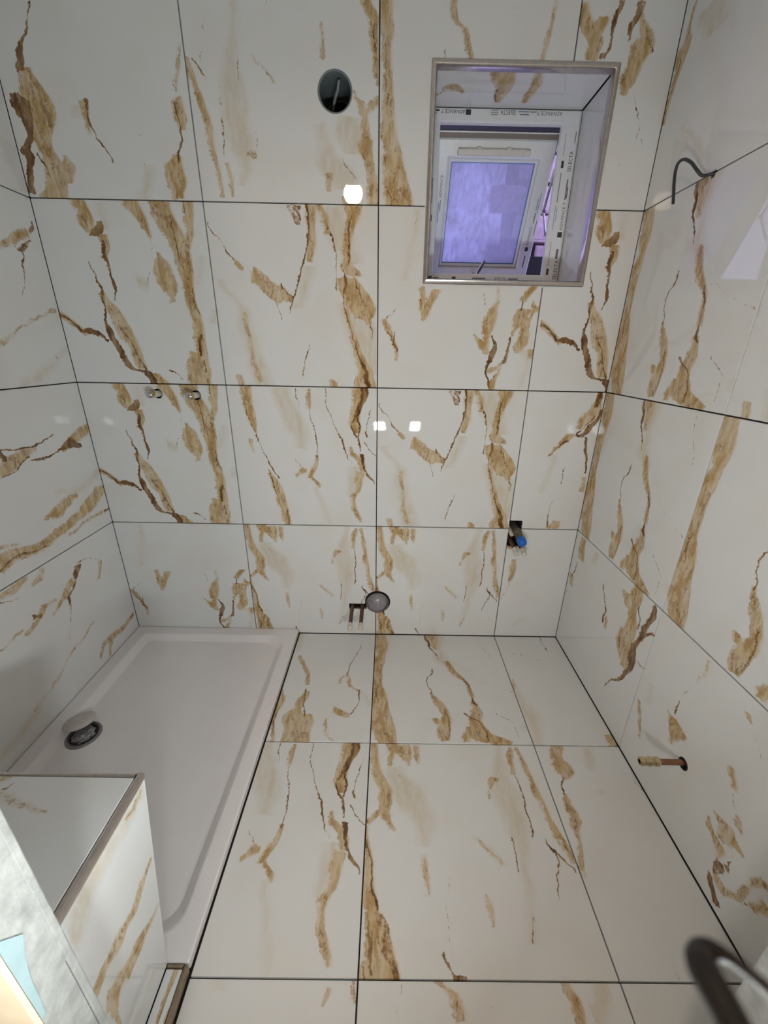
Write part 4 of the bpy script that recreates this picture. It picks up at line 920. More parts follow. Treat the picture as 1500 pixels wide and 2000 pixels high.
wall_out = rect(XL - 0.25, XR + 0.25, -0.08, ZC + 0.1)
wall_back = struct('wall_back', [
    ([wall_out, win_hole, circle(*VENT[:2], 0.058), wc_hole, tap_hole,
      circle(*SHOWER[0], 0.021, 20), circle(*SHOWER[1], 0.021, 20)], TT + 0.0005, 0.11),
    ([wall_out, win_hole, circle(*VENT[:2], 0.058)], 0.11, 0.335)], SURF['back'], MT['adhesive'])
cable_hole = circle(0.322, 1.797, 0.012, 14)
pipe_hole = circle(0.862, 0.245, 0.020, 20)
wall_left = struct('wall_left', [([rect(YH, TT, -0.08, ZC + 0.1)], TT + 0.0005, 0.2)], SURF['left'], MT['adhesive'])
wall_right = struct('wall_right', [
    ([rect(-TT, -YH, -0.08, ZC + 0.1), cable_hole, pipe_hole], TT + 0.0005, 0.08),
    ([rect(-TT, -YH, -0.08, ZC + 0.1)], 0.08, 0.2)], SURF['right'], MT['adhesive'])
# front wall with the door opening; its end faces are the plastered jambs
HX0, HX1 = -1.9, 1.7
front_out = [(HX0, -0.08), (DX0, -0.08), (DX0, DZ), (DX1, DZ), (DX1, -0.08), (HX1, -0.08), (HX1, ZC + 0.1), (HX0, ZC + 0.1)]
wall_front = struct('wall_front', [([front_out], TT + 0.001, YF - YH)], SURF['front'], MT['plaster'])
box('hall_skin', (HX0, DX0 - 0.0, YH - 0.006, YH + 0.0005, 0, ZC), MT['cream'], wall_front)
box('hall_skin', (DX1 + 0.0, HX1, YH - 0.006, YH + 0.0005, 0, ZC), MT['cream'], wall_front)
floor = struct('floor', [([rect(XL - 0.2, XR + 0.2, YH, 0.1)], TT + 0.0005, 0.08)], SURF['floor'], MT['adhesive'])
ceiling = tag(box('ceiling', (XL - 0.2, XR + 0.2, YH, 0.3, ZC, ZC + 0.1), MT['ceiling']), kind='structure')
# hall behind the photographer
HY = -3.3
tag(box('floor_hall', (HX0, HX1, HY, YH, -0.08, -0.004), MT['cement']), kind='structure')
tag(box('ceiling_hall', (HX0, HX1, HY, YH, 2.75, 2.85), MT['ceiling']), kind='structure')
tag(box('wall_hall_rear', (HX0, HX1, HY - 0.1, HY, -0.08, 2.85), MT['cream']), kind='structure')
tag(box('wall_hall_left', (HX0 - 0.1, HX0, HY, YF, -0.08, 2.85), MT['cream']), kind='structure')
tag(box('wall_hall_right', (HX1, HX1 + 0.1, HY, YF, -0.08, 2.85), MT['cream']), kind='structure')
tag(box('wall_hall_top', (HX0, HX1, YH, YF - 0.012, ZC + 0.1, 2.85), MT['cream']), kind='structure')

# ------------------------------------------------------------------ tiles
def tile(surf, a0, a1, b0, b1, pat=None, origin=None, rot=False, finish='gloss', parent=None, holes=(), outline=None, inset=(J, J, J, J), name='tile', mp=None):
    "origin: surface coordinates of the printed design's lower left corner"
    su, sv = PAT_SIZE.get(pat, (G, G))
    oa, ob = origin if origin else (a0, b0)
    mp = mp or SURF[surf]
    pts = outline or rect(a0 + inset[0], a1 - inset[1], b0 + inset[2], b1 - inset[3])
    o3 = Vector(mp(0, 0, 0)); ea = Vector(mp(1, 0, 0)) - o3; eb = Vector(mp(0, 1, 0)) - o3
    def uvf(co):
        r = co - o3
        u, v = (r.dot(ea) - oa) / su, (r.dot(eb) - ob) / sv
        return (1 - u, 1 - v) if rot else (u, v)
    return plate(name, [pts] + list(holes), 0.0, TT, mp, tile_mat(pat, finish), parent, bevel=0.0007, uvf=uvf)

CX = [-1.204, -0.602, 0.0, 0.602]
CE = [XL + 0.001, -0.602, 0.0, 0.602, XR - 0.001]
RZ = [H1 - G, H1, H1 + G, H1 + 2 * G, H1 + 3 * G]
GRID = [['E', 'C', 'C', 'H'], ['B', 'D', 'A', 'Gp'], ['B', 'A', 'E', 'B'], ['F', 'Q', 'S', 'U']]
e = 0.001   # clearance of tile edges from the window trim
wx0, wx1, wz0, wz1 = WX0 - e, WX1 + e, WZ0 - e, WZ1 + e
for r in range(4):
    for c in range(4):
        a0, a1 = CE[c], CE[c + 1]
        b0, b1 = max(RZ[r], 0.001), min(RZ[r + 1], ZC)
        holes, outline = [], None
        kl, kr = (0.0002 if c == 0 else J), (0.0002 if c == 3 else J)
        l, rr, bt, tp = a0 + kl, a1 - kr, b0 + J, b1 - J
        if (r, c) == (2, 2): outline = [(l, bt), (rr, bt), (rr, wz0), (wx0, wz0), (wx0, tp), (l, tp)]
        if (r, c) == (2, 3): outline = [(l, bt), (rr, bt), (rr, tp), (wx1, tp), (wx1, wz0), (l, wz0)]
        if (r, c) == (3, 2): outline = [(l, bt), (wx0, bt), (wx0, wz1), (rr, wz1), (rr, tp), (l, tp)]
        if (r, c) == (3, 3): outline = [(wx1, bt), (rr, bt), (rr, tp), (l, tp), (l, wz1), (wx1, wz1)]
        if (r, c) == (3, 1): holes = [circle(*VENT)]
        if (r, c) == (1, 0): holes = [circle(*p, 0.019, 20) for p in SHOWER]
        R_ = WC[2]
        if (r, c) == (0, 1):
            ye = math.sqrt(R_ ** 2 - (rr - WC[0]) ** 2)
            A0 = math.degrees(math.atan2(ye, rr - WC[0])); A1 = 169.0
            B1 = 211.0; B0 = 360 - A0
            up = [(WC[0] + R_ * math.cos(math.radians(A0 + (A1 - A0) * k / 10)), WC[1] + R_ * math.sin(math.radians(A0 + (A1 - A0) * k / 10))) for k in range(11)]
            lo = [(WC[0] + R_ * math.cos(math.radians(B1 + (B0 - B1) * k / 8)), WC[1] + R_ * math.sin(math.radians(B1 + (B0 - B1) * k / 8))) for k in range(9)]
            outline = [(l, bt), (rr, bt)] + lo[::-1] + [(lo[0][0], 0.149), (-0.131, 0.149), (-0.131, 0.181)] + [(up[-1][0], 0.181)] + up[::-1][1:] + [(rr, tp), (l, tp)]
        if (r, c) == (0, 2):
            ye = math.sqrt(R_ ** 2 - (l - WC[0]) ** 2)
            A0 = math.degrees(math.atan2(ye, l - WC[0]))
            arc = [(WC[0] + R_ * math.cos(math.radians(A0 - 2 * A0 * k / 16)), WC[1] + R_ * math.sin(math.radians(A0 - 2 * A0 * k / 16))) for k in range(17)]
            outline = [(l, bt), (rr, bt), (rr, tp), (l, tp)] + arc
        if (r, c) == (0, 3): outline = [(l, bt), (rr, bt), (rr, tp), (TAPH[1], tp), (TAPH[1], TAPH[2]), (l, TAPH[2])]
        if (r, c) == (1, 3): outline = [(l, TAPH[3]), (TAPH[1] - 0.006, TAPH[3]), (TAPH[1], TAPH[3] - 0.006), (TAPH[1], bt), (rr, bt), (rr, tp), (l, tp)]
        org = (CX[c], RZ[r])
        pat = GRID[r][c]
        tile('back', a0, a1, b0, b1, pat, org, parent=wall_back, holes=holes, outline=outline, inset=(kl, kr, J, J))

# window reveal tiles
RD = 0.256
rmap_top = lambda a, b, d: (a, b, WZ1 - 0.004 + d)
rmap_bot = lambda a, b, d: (a, b, WZ0 + 0.004 - d)
rmap_r = lambda a, b, d: (WX1 - 0.004 + d, a, b)
rmap_l = lambda a, b, d: (WX0 + 0.004 - d, a, b)
tile('', WX0 + 0.006, WX1 - 0.006, 0.002, RD, 'RT', (0.16, 0.0), parent=wall_back, mp=rmap_top, name='reveal_tile')
tile('', WX0 + 0.014, WX1 - 0.014, 0.002, RD, None, parent=wall_back, mp=rmap_bot, name='reveal_tile')
tile('', 0.002, RD, WZ0 + 0.004, WZ1 - 0.004, None, parent=wall_back, mp=rmap_r, name='reveal_tile')
tile('', 0.002, RD, WZ0 + 0.004, WZ1 - 0.004, None, parent=wall_back, mp=rmap_l, name='reveal_tile')

# left wall: long tiles, 1.2 m wide
for r, pat in enumerate(('O0', 'O1', 'O2', 'O2')):
    b0, b1 = max(RZ[r], 0.001), min(RZ[r + 1], ZC)
    tile('left', -1.204, -0.001, b0, b1, pat if r < 3 else 'LT', (-1.204, RZ[r]), parent=wall_left, inset=(J, 0.0002, J, J))
    tile('left', YF + 0.001, -1.204, b0, b1, None, parent=wall_left)
# right wall
RY = [0.001, 0.6146, 1.2166, -YF - 0.001]
RG_ = [['Fr', 'J', 'C'], ['I', 'I', 'I'], ['I', 'A', 'I'], ['V', 'L', 'V']]
for r in range(4):
    for c in range(3):
        b0, b1 = max(RZ[r], 0.001), min(RZ[r + 1], ZC)
        holes = []; outline = None
        a0, a1 = RY[c], RY[c + 1]
        if (r, c) == (0, 1): holes = [circle(0.862, 0.245, 0.018, 20)]
        if (r, c) == (3, 0): holes = []
        if (r, c) in ((2, 0), (3, 0)):
            y, z, q = 0.322, H1 + 2 * G, 0.010
            l, rr, bt, tp = a0 + 0.0002, a1 - J, b0 + J, b1 - J
            if r == 2: outline = [(l, bt), (rr, bt), (rr, tp), (y + q, tp), (y + q * .6, tp - q), (y - q * .6, tp - q), (y - q, tp), (l, tp)]
            else: outline = [(l, bt), (y - q, bt), (y - q * .5, bt + q * .6), (y + q * .5, bt + q * .6), (y + q, bt), (rr, bt), (rr, tp), (l, tp)]
        tile('right', a0, a1, b0, b1, RG_[r][c], (0.0126 + c * G, RZ[r]), parent=wall_right, holes=holes, outline=outline, inset=(0.0002 if c == 0 else J, J, J, J))
# front wall, bathroom side (its tile edges show at the jamb)
for (x0, x1) in ((XL + 0.001, -0.69), (-0.69, DX0 - 0.02), (DX1 + 0.02, XR - 0.001)):
    for r in range(4):
        tile('front', x0, x1, max(RZ[r], 0.001), min(RZ[r + 1], ZC), None, parent=wall_front)
tile('front', DX0 - 0.02, DX1 + 0.02, DZ + 0.02, ZC, None, parent=wall_front)
for b in ((DX0 - 0.0195, DX0, YF - TT - 0.002, YF, 0.001, DZ), (DX1, DX1 + 0.0195, YF - TT - 0.002, YF, 0.001, DZ), (DX0 - 0.0195, DX1 + 0.0195, YF - TT - 0.002, YF, DZ, DZ + 0.0195)):
    box('corner_fill', b, MT['plaster'], wall_front, bevel=0.002)
box('crack_line', (DX0 - 0.001, DX0 + 0.0003, YF - 0.0128, YF - 0.0120, 0.001, 0.62), MT['mortar'], wall_front)
# floor
FY = [-0.001, -0.6135, -1.2155, YF + 0.001]
TRX = -0.3845
FG = [['K', 'I', 'L'], ['D', 'C', 'M'], ['W2', 'W1', None]]
FXE = [TRX, 0.0, 0.602, XR - 0.001]
for r in range(3):
    for c in range(3):
        b1, b0 = FY[r], FY[r + 1]
        oy = -0.6135 - r * G
        tile('floor', FXE[c], FXE[c + 1], b0, b1, FG[r][c], (-0.602 + c * G, oy), finish='satin', parent=floor)

# ------------------------------------------------------------------ window
win = tag(empty('window_1', (0.456, 0.25, WZ0)), kind='structure')
FYa, FYb = 0.25, 0.275
fx0, fx1, fz0, fz1 = 0.1685, 0.7435, 1.5725, 2.1735      # frame outside
ix0, ix1, iz0, iz1 = 0.221, 0.675, 1.642, 2.131      # frame opening
def frame_ring(name, o, i, y0, y1, mat, parent, mtx=None, bev=0.004):
    "mitred rectangular ring: four members joined at 45 degrees"
    bm = bmesh.new()
    ox = [(o[0], o[2]), (o[1], o[2]), (o[1], o[3]), (o[0], o[3])]
    nx = [(i[0], i[2]), (i[1], i[2]), (i[1], i[3]), (i[0], i[3])]
    rings = []
    for y, sh in ((y0 + bev, 0), (y0, 1), (y1, 1), (y1, 0)):
        pass
    def ring(pts, y): return [bm.verts.new((x, y, z)) for x, z in pts]
    def shrink(p, q, k): return [(p[j][0] + (q[j][0] - p[j][0]) * k, p[j][1] + (q[j][1] - p[j][1]) * k) for j in range(4)]
    w = min(abs(i[0] - o[0]), abs(o[1] - i[1])) or 0.01
    k = bev / w
    rs = [ring(ox, y1), ring(ox, y0 + bev), ring(shrink(ox, nx, k), y0), ring(shrink(ox, nx, 1 - k), y0), ring(nx, y0 + bev), ring(nx, y1)]
    rs.append(rs[0])
    for a, b in zip(rs, rs[1:]):
        for j in range(4):
            bm.faces.new((a[j], a[(j + 1) % 4], b[(j + 1) % 4], b[j]))
    if mtx is not None: bmesh.ops.transform(bm, matrix=mtx, verts=bm.verts)
    ob = link(name, bm_mesh(bm, name), mat)
    to_local(ob, parent)
    return ob
frame = frame_ring('frame', (fx0, fx1, fz0, fz1), (ix0, ix1, iz0, iz1), FYa, FYb, MT['pvc'], win, bev=0.006)
frame_ring('outer_rebate', (fx0, fx1, fz0, fz1), (ix0 - 0.030, ix1 + 0.030, iz0 - 0.030, iz1 + 0.030), FYb, 0.335, MT['brownpvc'], win, bev=0.002)
frame_ring('gasket', (ix0 - 0.029, ix1 + 0.029, iz0 - 0.029, iz1 + 0.029), (ix0 - 0.004, ix1 + 0.004, iz0 - 0.004, iz1 + 0.004), FYb + 0.0005, FYb + 0.006, MT['gasket'], win, bev=0.001)

# sash: top hung, pushed out at the bottom; written in its own plane and then turned about its top edge
SY, SZ = 0.300, 2.103
ang = math.atan2(0.21, 0.40)
SW0, SW1, SL = 0.212, 0.686, 0.494
smtx = Matrix.Translation((0, SY, SZ)) @ Matrix.Rotation(ang, 4, 'X') @ Matrix.Translation((0, 0, -SL))
sash = frame_ring('sash', (SW0, SW1, 0, SL), (SW0 + 0.055, SW1 - 0.055, 0.045, SL - 0.058), 0.0, 0.05, MT['pvc'], win, mtx=smtx, bev=0.005)
gl_in = (SW0 + 0.055, SW1 - 0.055, 0.045, SL - 0.058)
def sub(o): to_local(o, sash); return o
bead = frame_ring('glazing_bead', gl_in, (gl_in[0] + 0.014, gl_in[1] - 0.014, gl_in[2] + 0.014, gl_in[3] - 0.014), 0.006, 0.03, MT['pvc'], sash, mtx=smtx, bev=0.006)
frame_ring('glazing_gasket', (gl_in[0] + 0.0138, gl_in[1] - 0.0138, gl_in[2] + 0.0138, gl_in[3] - 0.0138), (gl_in[0] + 0.017, gl_in[1] - 0.017, gl_in[2] + 0.017, gl_in[3] - 0.017), 0.014, 0.024, MT['printblue'], sash, mtx=smtx, bev=0.001)
bm = bmesh.new(); add_box(bm, gl_in[0] + 0.005, gl_in[1] - 0.005, 0.017, 0.021, gl_in[2] + 0.005, gl_in[3] - 0.005, mtx=smtx)
sub(link('glass', bm_mesh(bm), MT['glass']))
# weather strip and drip profile along the sash head
bm = bmesh.new(); add_box(bm, SW0 + 0.002, SW1 - 0.004, 0.004, 0.05, SL, SL + 0.016, mtx=smtx); sub(link('weather_strip', bm_mesh(bm), MT['brownpvc']))
bm = bmesh.new(); add_box(bm, SW0 + 0.002, SW1 - 0.004, 0.002, 0.05, SL + 0.016, SL + 0.020, mtx=smtx); sub(link('drip_strip', bm_mesh(bm), MT['pvc']))
# cream cover of the scissor stay on the head rail
vc = (SW0 + SW1) / 2 - 0.008
bm = bmesh.new(); add_box(bm, vc - 0.142, vc + 0.142, -0.016, 0.0, SL - 0.050, SL - 0.027, bevel=0.005, mtx=smtx)
cov = sub(link('vent_cover', bm_mesh(bm), MT['cover']))
for s in (-1, 1):
    bm = bmesh.new(); add_box(bm, vc + s * 0.128 - 0.014, vc + s * 0.128 + 0.014, -0.019, -0.002, SL - 0.049, SL - 0.029, bevel=0.003, mtx=smtx); sub(link('end_cap', bm_mesh(bm), MT['cover']))
    bm = bmesh.new(); add_box(bm, vc + s * 0.058 - 0.008, vc + s * 0.058 + 0.008, -0.014, -0.002, SL - 0.029, SL - 0.023, bevel=0.002, mtx=smtx); sub(link('clip', bm_mesh(bm), MT['cover']))
# lever handle on the bottom rail
hx = 0.432
def sp(x, y, z): return tuple(smtx @ Vector((x, y, z)))
lathe('handle_rose', sp(hx, 0.0, 0.022), smtx.to_3x3() @ Vector((0, -1, 0)), [(0, 0.0), (0, 0.014), (0.008, 0.013), (0.012, 0.0)], MT['whiteplastic'], sash, 16)
tube('handle', [sp(hx, -0.008, 0.022), sp(hx, -0.05, 0.022), sp(hx + 0.004, -0.062, 0.030), sp(hx + 0.016, -0.070, 0.062), sp(hx + 0.032, -0.074, 0.100)], [0.007, 0.0075, 0.008, 0.008, 0.0065], MT['alu'], sash, 12)
# friction stays on both sides
for x in (SW0 + 0.006 - 0.012, SW1 + 0.006):
    a = Vector((x, 0.325, 2.02)); b = Vector((x, 0.40, 1.90)); c = Vector((x, 0.33, 1.80))
    tube('stay_arm', [a, b], 0.005, MT['chrome'], win, 8); tube('stay_arm', [b, c], 0.005, MT['chrome'], win, 8)
    tube('stay_pivot', [b - Vector((0.006, 0, 0)), b + Vector((0.006, 0, 0))], 0.009, MT['chrome'], win, 12)

# quarter-round metal trim around the opening, mitred
def trim_ring(x0, x1, z0, z1, w, parent, mat):
    prof = [(0.0, 0.0005)] + [(w * (1 - math.cos(t)), -0.009 * math.sin(t) ) for t in (math.pi / 2 * k / 5 for k in range(6))]
    prof = [(0.0, 0.004)] + [(w * k / 6, -0.0095 * math.sin(math.pi * (0.15 + 0.42 * k / 6)) ) for k in range(5)] + [(w * 0.9, -0.006), (w, 0.004), (w, 0.02)]
    corners = lambda s: [(x0 + s, z0 + s), (x1 - s, z0 + s), (x1 - s, z1 - s), (x0 + s, z1 - s)]
    for j in range(4):
        bm = bmesh.new()
        A = [bm.verts.new((corners(s)[j][0], y, corners(s)[j][1])) for s, y in prof]
        Bv = [bm.verts.new((corners(s)[(j + 1) % 4][0], y, corners(s)[(j + 1) % 4][1])) for s, y in prof]
        for k in range(len(prof) - 1): bm.faces.new((A[k], A[k + 1], Bv[k + 1], Bv[k]))
        bm.faces.new(A[::-1] + []) ; bm.faces.new(Bv)
        bm.faces.new((A[-1], A[0], Bv[0], Bv[-1]))
        o = link('trim_bar', bm_mesh(bm), mat, None, True); mark_sharp(o.data, 0.9); to_local(o, parent)
trim_ring(WX0, WX1, WZ0, WZ1, 0.0175, win, MT['alu'])

# printed protective film on the frame
def text_mesh(body, size):
    cu = bpy.data.curves.new('t', 'FONT'); cu.body = body; cu.size = size; cu.resolution_u = 2
    cu.align_x = 'CENTER'; cu.align_y = 'CENTER'
    ob = bpy.data.objects.new('t', cu); COL.objects.link(ob)
    dg = bpy.context.evaluated_depsgraph_get(); dg.update()
    me = bpy.data.meshes.new_from_object(ob.evaluated_get(dg))
    bpy.data.objects.remove(ob, do_unlink=True); bpy.data.curves.remove(cu)
    return me
TXT = {k: text_mesh(k, 1.0) for k in ('ADVANCE 7', 'SELECTA', 'ADVANCE')}
for me in TXT.values(): me.materials.clear()
def film(body, x, z, size, rot, mat, parent=frame, base=None, stretch=1.0):
    me = TXT[body].copy(); me.materials.append(mat)
    base = base or Matrix.Translation((0, FYa - 0.0006, 0))
    # text lies in XY facing +Z: turn it to stand in XZ facing -Y
    m = base @ Matrix.Translation((x, 0, z)) @ Matrix.Rotation(math.pi / 2, 4, 'X') @ Matrix.Rotation(rot, 4, 'Z') @ Matrix.Diagonal((size * stretch, size, size, 1))
    me.transform(m)
    o = link('film_print', me); to_local(o, parent); return o
def bar(x0, x1, z0, z1, mat, parent=frame, base=None):
    base = base or Matrix.Translation((0, FYa - 0.0006, 0))
    bm = bmesh.new(); f = bm.faces.new([bm.verts.new(base @ Vector(p)) for p in ((x0, 0, z0), (x1, 0, z0), (x1, 0, z1), (x0, 0, z1))])
    o = link('film_print', bm_mesh(bm), mat); to_local(o, parent); return o
PI = math.pi
ztop = 2.161
film('ADVANCE 7', 0.266, ztop, 0.016, PI, MT['print'], stretch=1.0)
bar(0.312, 0.331, ztop - 0.010, ztop + 0.006, MT['print'])
bar(0.186, 0.215, ztop - 0.001, ztop + 0.004, MT['print']); bar(0.186, 0.205, ztop - 0.008, ztop - 0.005, MT['printgrey'])
film('SELECTA', 0.468, ztop, 0.018, PI, MT['print'], stretch=0.8)
for k in range(3): bar(0.405, 0.432, ztop - 0.008 + k * 0.006, ztop - 0.006 + k * 0.006, MT['printgrey'])
bar(0.505, 0.545, ztop + 0.001, ztop + 0.004, MT['printblue']); bar(0.512, 0.545, ztop - 0.007, ztop - 0.004, MT['printgrey']); bar(0.548, 0.575, ztop + 0.001, ztop + 0.004, MT['printgrey'])
film('ADVANCE 7', 0.622, ztop, 0.017, PI, MT['printgrey'])
# right member, running downwards
film('SELECTA', 0.724, 2.020, 0.019, PI / 2, MT['print'], stretch=0.85)
bar(0.728, 0.731, 2.075, 2.11, MT['printgrey']); bar(0.721, 0.726, 1.90, 1.965, MT['printgrey']); bar(0.727, 0.730, 1.905, 1.94, MT['print'])
film('ADVANCE 7', 0.725, 1.845, 0.017, PI / 2, MT['printgrey']); bar(0.714, 0.732, 1.775, 1.793, MT['print'])
film('SELECTA', 0.727, 1.660, 0.021, PI / 2, MT['print'], stretch=0.85); bar(0.718, 0.728, 1.70, 1.735, MT['printgrey'])
bar(0.6925, 0.6940, 2.035, 2.10, MT['printgrey']); bar(0.690, 0.699, 2.000, 2.022, MT['print']); bar(0.6930, 0.6952, 1.89, 1.985, MT['print'])
bar(0.690, 0.692, 1.80, 1.88, MT['printblue']); bar(0.697, 0.699, 1.83, 1.87, MT['printblue'])
bar(0.6925, 0.6942, 1.675, 1.76, MT['printgrey']); bar(0.690, 0.699, 1.642, 1.665, MT['print'])
# left member and bottom rail
bar(0.196, 0.199, 2.00, 2.07, MT['printblue']); bar(0.201, 0.203, 1.88, 1.96, MT['print']); bar(0.196, 0.204, 1.82, 1.842, MT['print']); film('ADVANCE 7', 0.200, 1.775, 0.013, PI / 2, MT['printgrey'])
zb = 1.626
bar(0.196, 0.216, zb - 0.004, zb + 0.004, MT['print']); bar(0.222, 0.245, zb - 0.003, zb + 0.001, MT['printgrey']); bar(0.300, 0.316, zb - 0.006, zb + 0.003, MT['print'])
bar(0.385, 0.440, zb - 0.004, zb + 0.001, MT['printgrey']); film('SELECTA', 0.500, zb - 0.002, 0.013, 0.0, MT['print']); bar(0.535, 0.575, zb - 0.004, zb + 0.001, MT['printgrey'])
# sash film prints
sb = smtx @ Matrix.Translation((0, -0.0006, 0))
film('ADVANCE', SW1 - 0.028, 0.175, 0.015, PI / 2, MT['printgrey'], sash, sb); bar(SW1 - 0.034, SW1 - 0.020, 0.118, 0.134, MT['print'], sash, sb)
bar(SW1 - 0.026, SW1 - 0.023, 0.225, 0.262, MT['print'], sash, sb); bar(SW1 - 0.020, SW1 - 0.0175, 0.26, 0.33, MT['printblue'], sash, sb); bar(SW1 - 0.027, SW1 - 0.0245, 0.27, 0.31, MT['printblue'], sash, sb)
bar(SW1 - 0.012, SW1 - 0.010, 0.18, 0.235, MT['print'], sash, sb); bar(SW1 - 0.028, SW1 - 0.024, 0.05, 0.10, MT['print'], sash, sb)
film('ADVANCE', SW0 + 0.036, 0.345, 0.016, PI / 2, MT['printgrey'], sash, sb); bar(SW0 + 0.030, SW0 + 0.033, 0.22, 0.29, MT['printblue'], sash, sb); bar(SW0 + 0.036, SW0 + 0.039, 0.26, 0.30, MT['printgrey'], sash, sb)

# outside: rough block wall across a narrow light well, and the dark sill
out_wall = tag(box('wall_outside', (0.72, 2.6, 1.14, 1.3, 0.2, 3.2), MT['mortar']), kind='structure')
random.seed(4)
bmesh_blocks = []
for v in range(4):
    bm = bmesh.new(); add_box(bm, -0.135, 0.135, -0.02, 0.02, -0.062, 0.062, bevel=0.010)
    for vt in bm.verts:
        vt.co += Vector((random.uniform(-.006, .006), random.uniform(-.004, .004), random.uniform(-.006, .006)))
    me = bm_mesh(bm, 'block'); me.materials.append(MT['stone']); bmesh_blocks.append(me)
for row in range(11):
    for k in range(7):
        ob = link('block', random.choice(bmesh_blocks))
        ob.location = (0.74 + k * 0.29 + (0.145 if row % 2 else 0), 1.135, 1.30 + row * 0.142)
        ob.scale = (random.uniform(0.97, 1.0), random.uniform(0.8, 1.3), random.uniform(0.95, 1.0))
        ob.parent = out_wall
tag(box('trim_1', (WX0 - 0.03, WX1 + 0.03, 0.346, 0.46, WZ0 - 0.01, WZ0 + 0.035), MT['dark'], bevel=0.003), kind='structure')
tag(box('trim_3', (0.66, 2.6, 1.02, 1.115, 0.2, 1.855), MT['dark'], bevel=0.004), kind='structure')
tag(box('trim_2', (WX0 - 0.03, WX1 + 0.03, 0.346, 0.52, WZ1 + 0.000, WZ1 + 0.06), MT['dark'], bevel=0.003), kind='structure')

# ------------------------------------------------------------------ shower tray
tray = tag(empty('shower_tray', (-0.79, -0.6, 0)), 'low white acrylic shower tray with raised rim in the left corner', 'shower tray')
TX0, TX1, TY0, TY1 = XL + 0.002, -0.388, -1.202, -0.002
def rloop(x0, x1, y0, y1, rs, z, n=5):
    "rs: radii for corners (x1,y0),(x1,y1),(x0,y1),(x0,y0)"
    out = []
    for (cx, cy, s, r) in ((x1, y0, -90, rs[0]), (x1, y1, 0, rs[1]), (x0, y1, 90, rs[2]), (x0, y0, 180, rs[3])):
        ox = cx - r if s in (-90, 0) else cx + r
        oy = cy + r if s in (-90, 180) else cy - r
        for k in range(n + 1):
            t = math.radians(s + 90 * k / n); out.append((ox + r * math.cos(t), oy + r * math.sin(t), z))
    return out
bm = bmesh.new()
loops = [rloop(TX0, TX1, TY0, TY1, (.004,) * 4, 0.002), rloop(TX0, TX1, TY0, TY1, (.004,) * 4, 0.025), rloop(TX0 + .003, TX1 - .003, TY0 + .003, TY1 - .003, (.004,) * 4, 0.028),
         rloop(TX0 + .055, TX1 - .046, TY0 + .046, TY1 - .050, (.05, .085, .03, .03), 0.027), rloop(TX0 + .060, TX1 - .051, TY0 + .051, TY1 - .055, (.05, .085, .03, .03), 0.025),
         rloop(TX0 + .088, TX1 - .076, TY0 + .076, TY1 - .080, (.05, .085, .03, .03), 0.006), rloop(TX0 + .096, TX1 - .084, TY0 + .084, TY1 - .088, (.05, .085, .03, .03), 0.0045)]
rv = [[bm.verts.new(p) for p in lp] for lp in loops]
for a, b in zip(rv, rv[1:]):
    for k in range(len(a)): bm.faces.new((a[k], a[(k + 1) % len(a)], b[(k + 1) % len(b)], b[k]))
bm.faces.new(rv[-1])
o = link('tray_body', bm_mesh(bm), MT['acrylic'], None, True); mark_sharp(o.data, 0.16); to_local(o, tray)
DC = (-1.052, -0.603, 0.005)
ring = lathe('drain_flange', DC, (0, 0, 1), [(0.0, 0.058), (0.003, 0.057), (0.0045, 0.053), (0.003, 0.044), (0.0, 0.042), (-0.0, 0.040)], MT['flange'], tray, 40)
lathe('drain_cup', DC, (0, 0, 1), [(0.0005, 0.0425), (0.0009, 0.02), (0.001, 0.0)], MT['dark'], ring, 32)
bm = bmesh.new(); random.seed(9)
bmesh.ops.create_icosphere(bm, subdivisions=3, radius=1.0)
for v in bm.verts:
    n = random.uniform(0.72, 1.05); v.co = Vector((v.co.x * 0.040 * n, v.co.y * 0.040 * n, max(-0.1, v.co.z) * 0.014 * n))
    v.co += Vector(DC) + Vector((0, 0, 0.002))
ob = link('crumpled_film', bm_mesh(bm), simple('clear_film', (0.42, 0.42, 0.44), 0.12, 0.4, vary=0.6, scale=120)); to_local(ob, ring)
# white domed cap lying loose over the drain
cap = lathe('drain_cap', (-1.085, -0.568, 0.034), (-0.12, 0.16, 1.0), [(-0.004, 0.051), (0.0, 0.0525), (0.003, 0.051), (0.007, 0.043), (0.010, 0.028), (0.0115, 0.012), (0.012, 0.0)], simple('cap_white', (0.62, 0.575, 0.535), 0.4, vary=0.12, scale=30), None, 40)
tag(cap, 'round white domed cap half covering the drain of the shower tray', 'drain cap')

# ------------------------------------------------------------------ tiled bench and curb beside the tray
BX, BZ = -0.434, 0.535
BYt, BYb = -1.115, -1.203
bench = tag(empty('tiled_bench', (-0.8, -1.3, 0)), 'marble-tiled bench box with metal edge trim at the near end of the tray', 'bench')
side = [(YF + 0.001, 0.031), (BYb, 0.031), (BYt, BZ), (YF + 0.001, BZ)]
mpx = lambda a, b, d: (BX - d, a, b)
core = [(YF + 0.002, 0.034), (BYb - 0.012, 0.034), (BYt - 0.012, BZ - TT - 0.001), (YF + 0.002, BZ - TT - 0.001)]
plate('core', [core], TT + 0.0005, BX - XL - 0.002, mpx, MT['adhesive'], bench)
oS = plate('side_tile', [[(YF + 0.001, 0.033), (BYb - 0.003, 0.033), (BYt - 0.004, BZ - 0.014), (YF + 0.001, BZ - 0.014)]], 0, TT, mpx, tile_mat('LS', 'gloss'), bench, bevel=0.0006,
           uvf=lambda co: ((co.y + 1.7) / 0.6, (co.z - 0.03) / 0.505))
mpz = lambda a, b, d: (a, b, BZ - d)
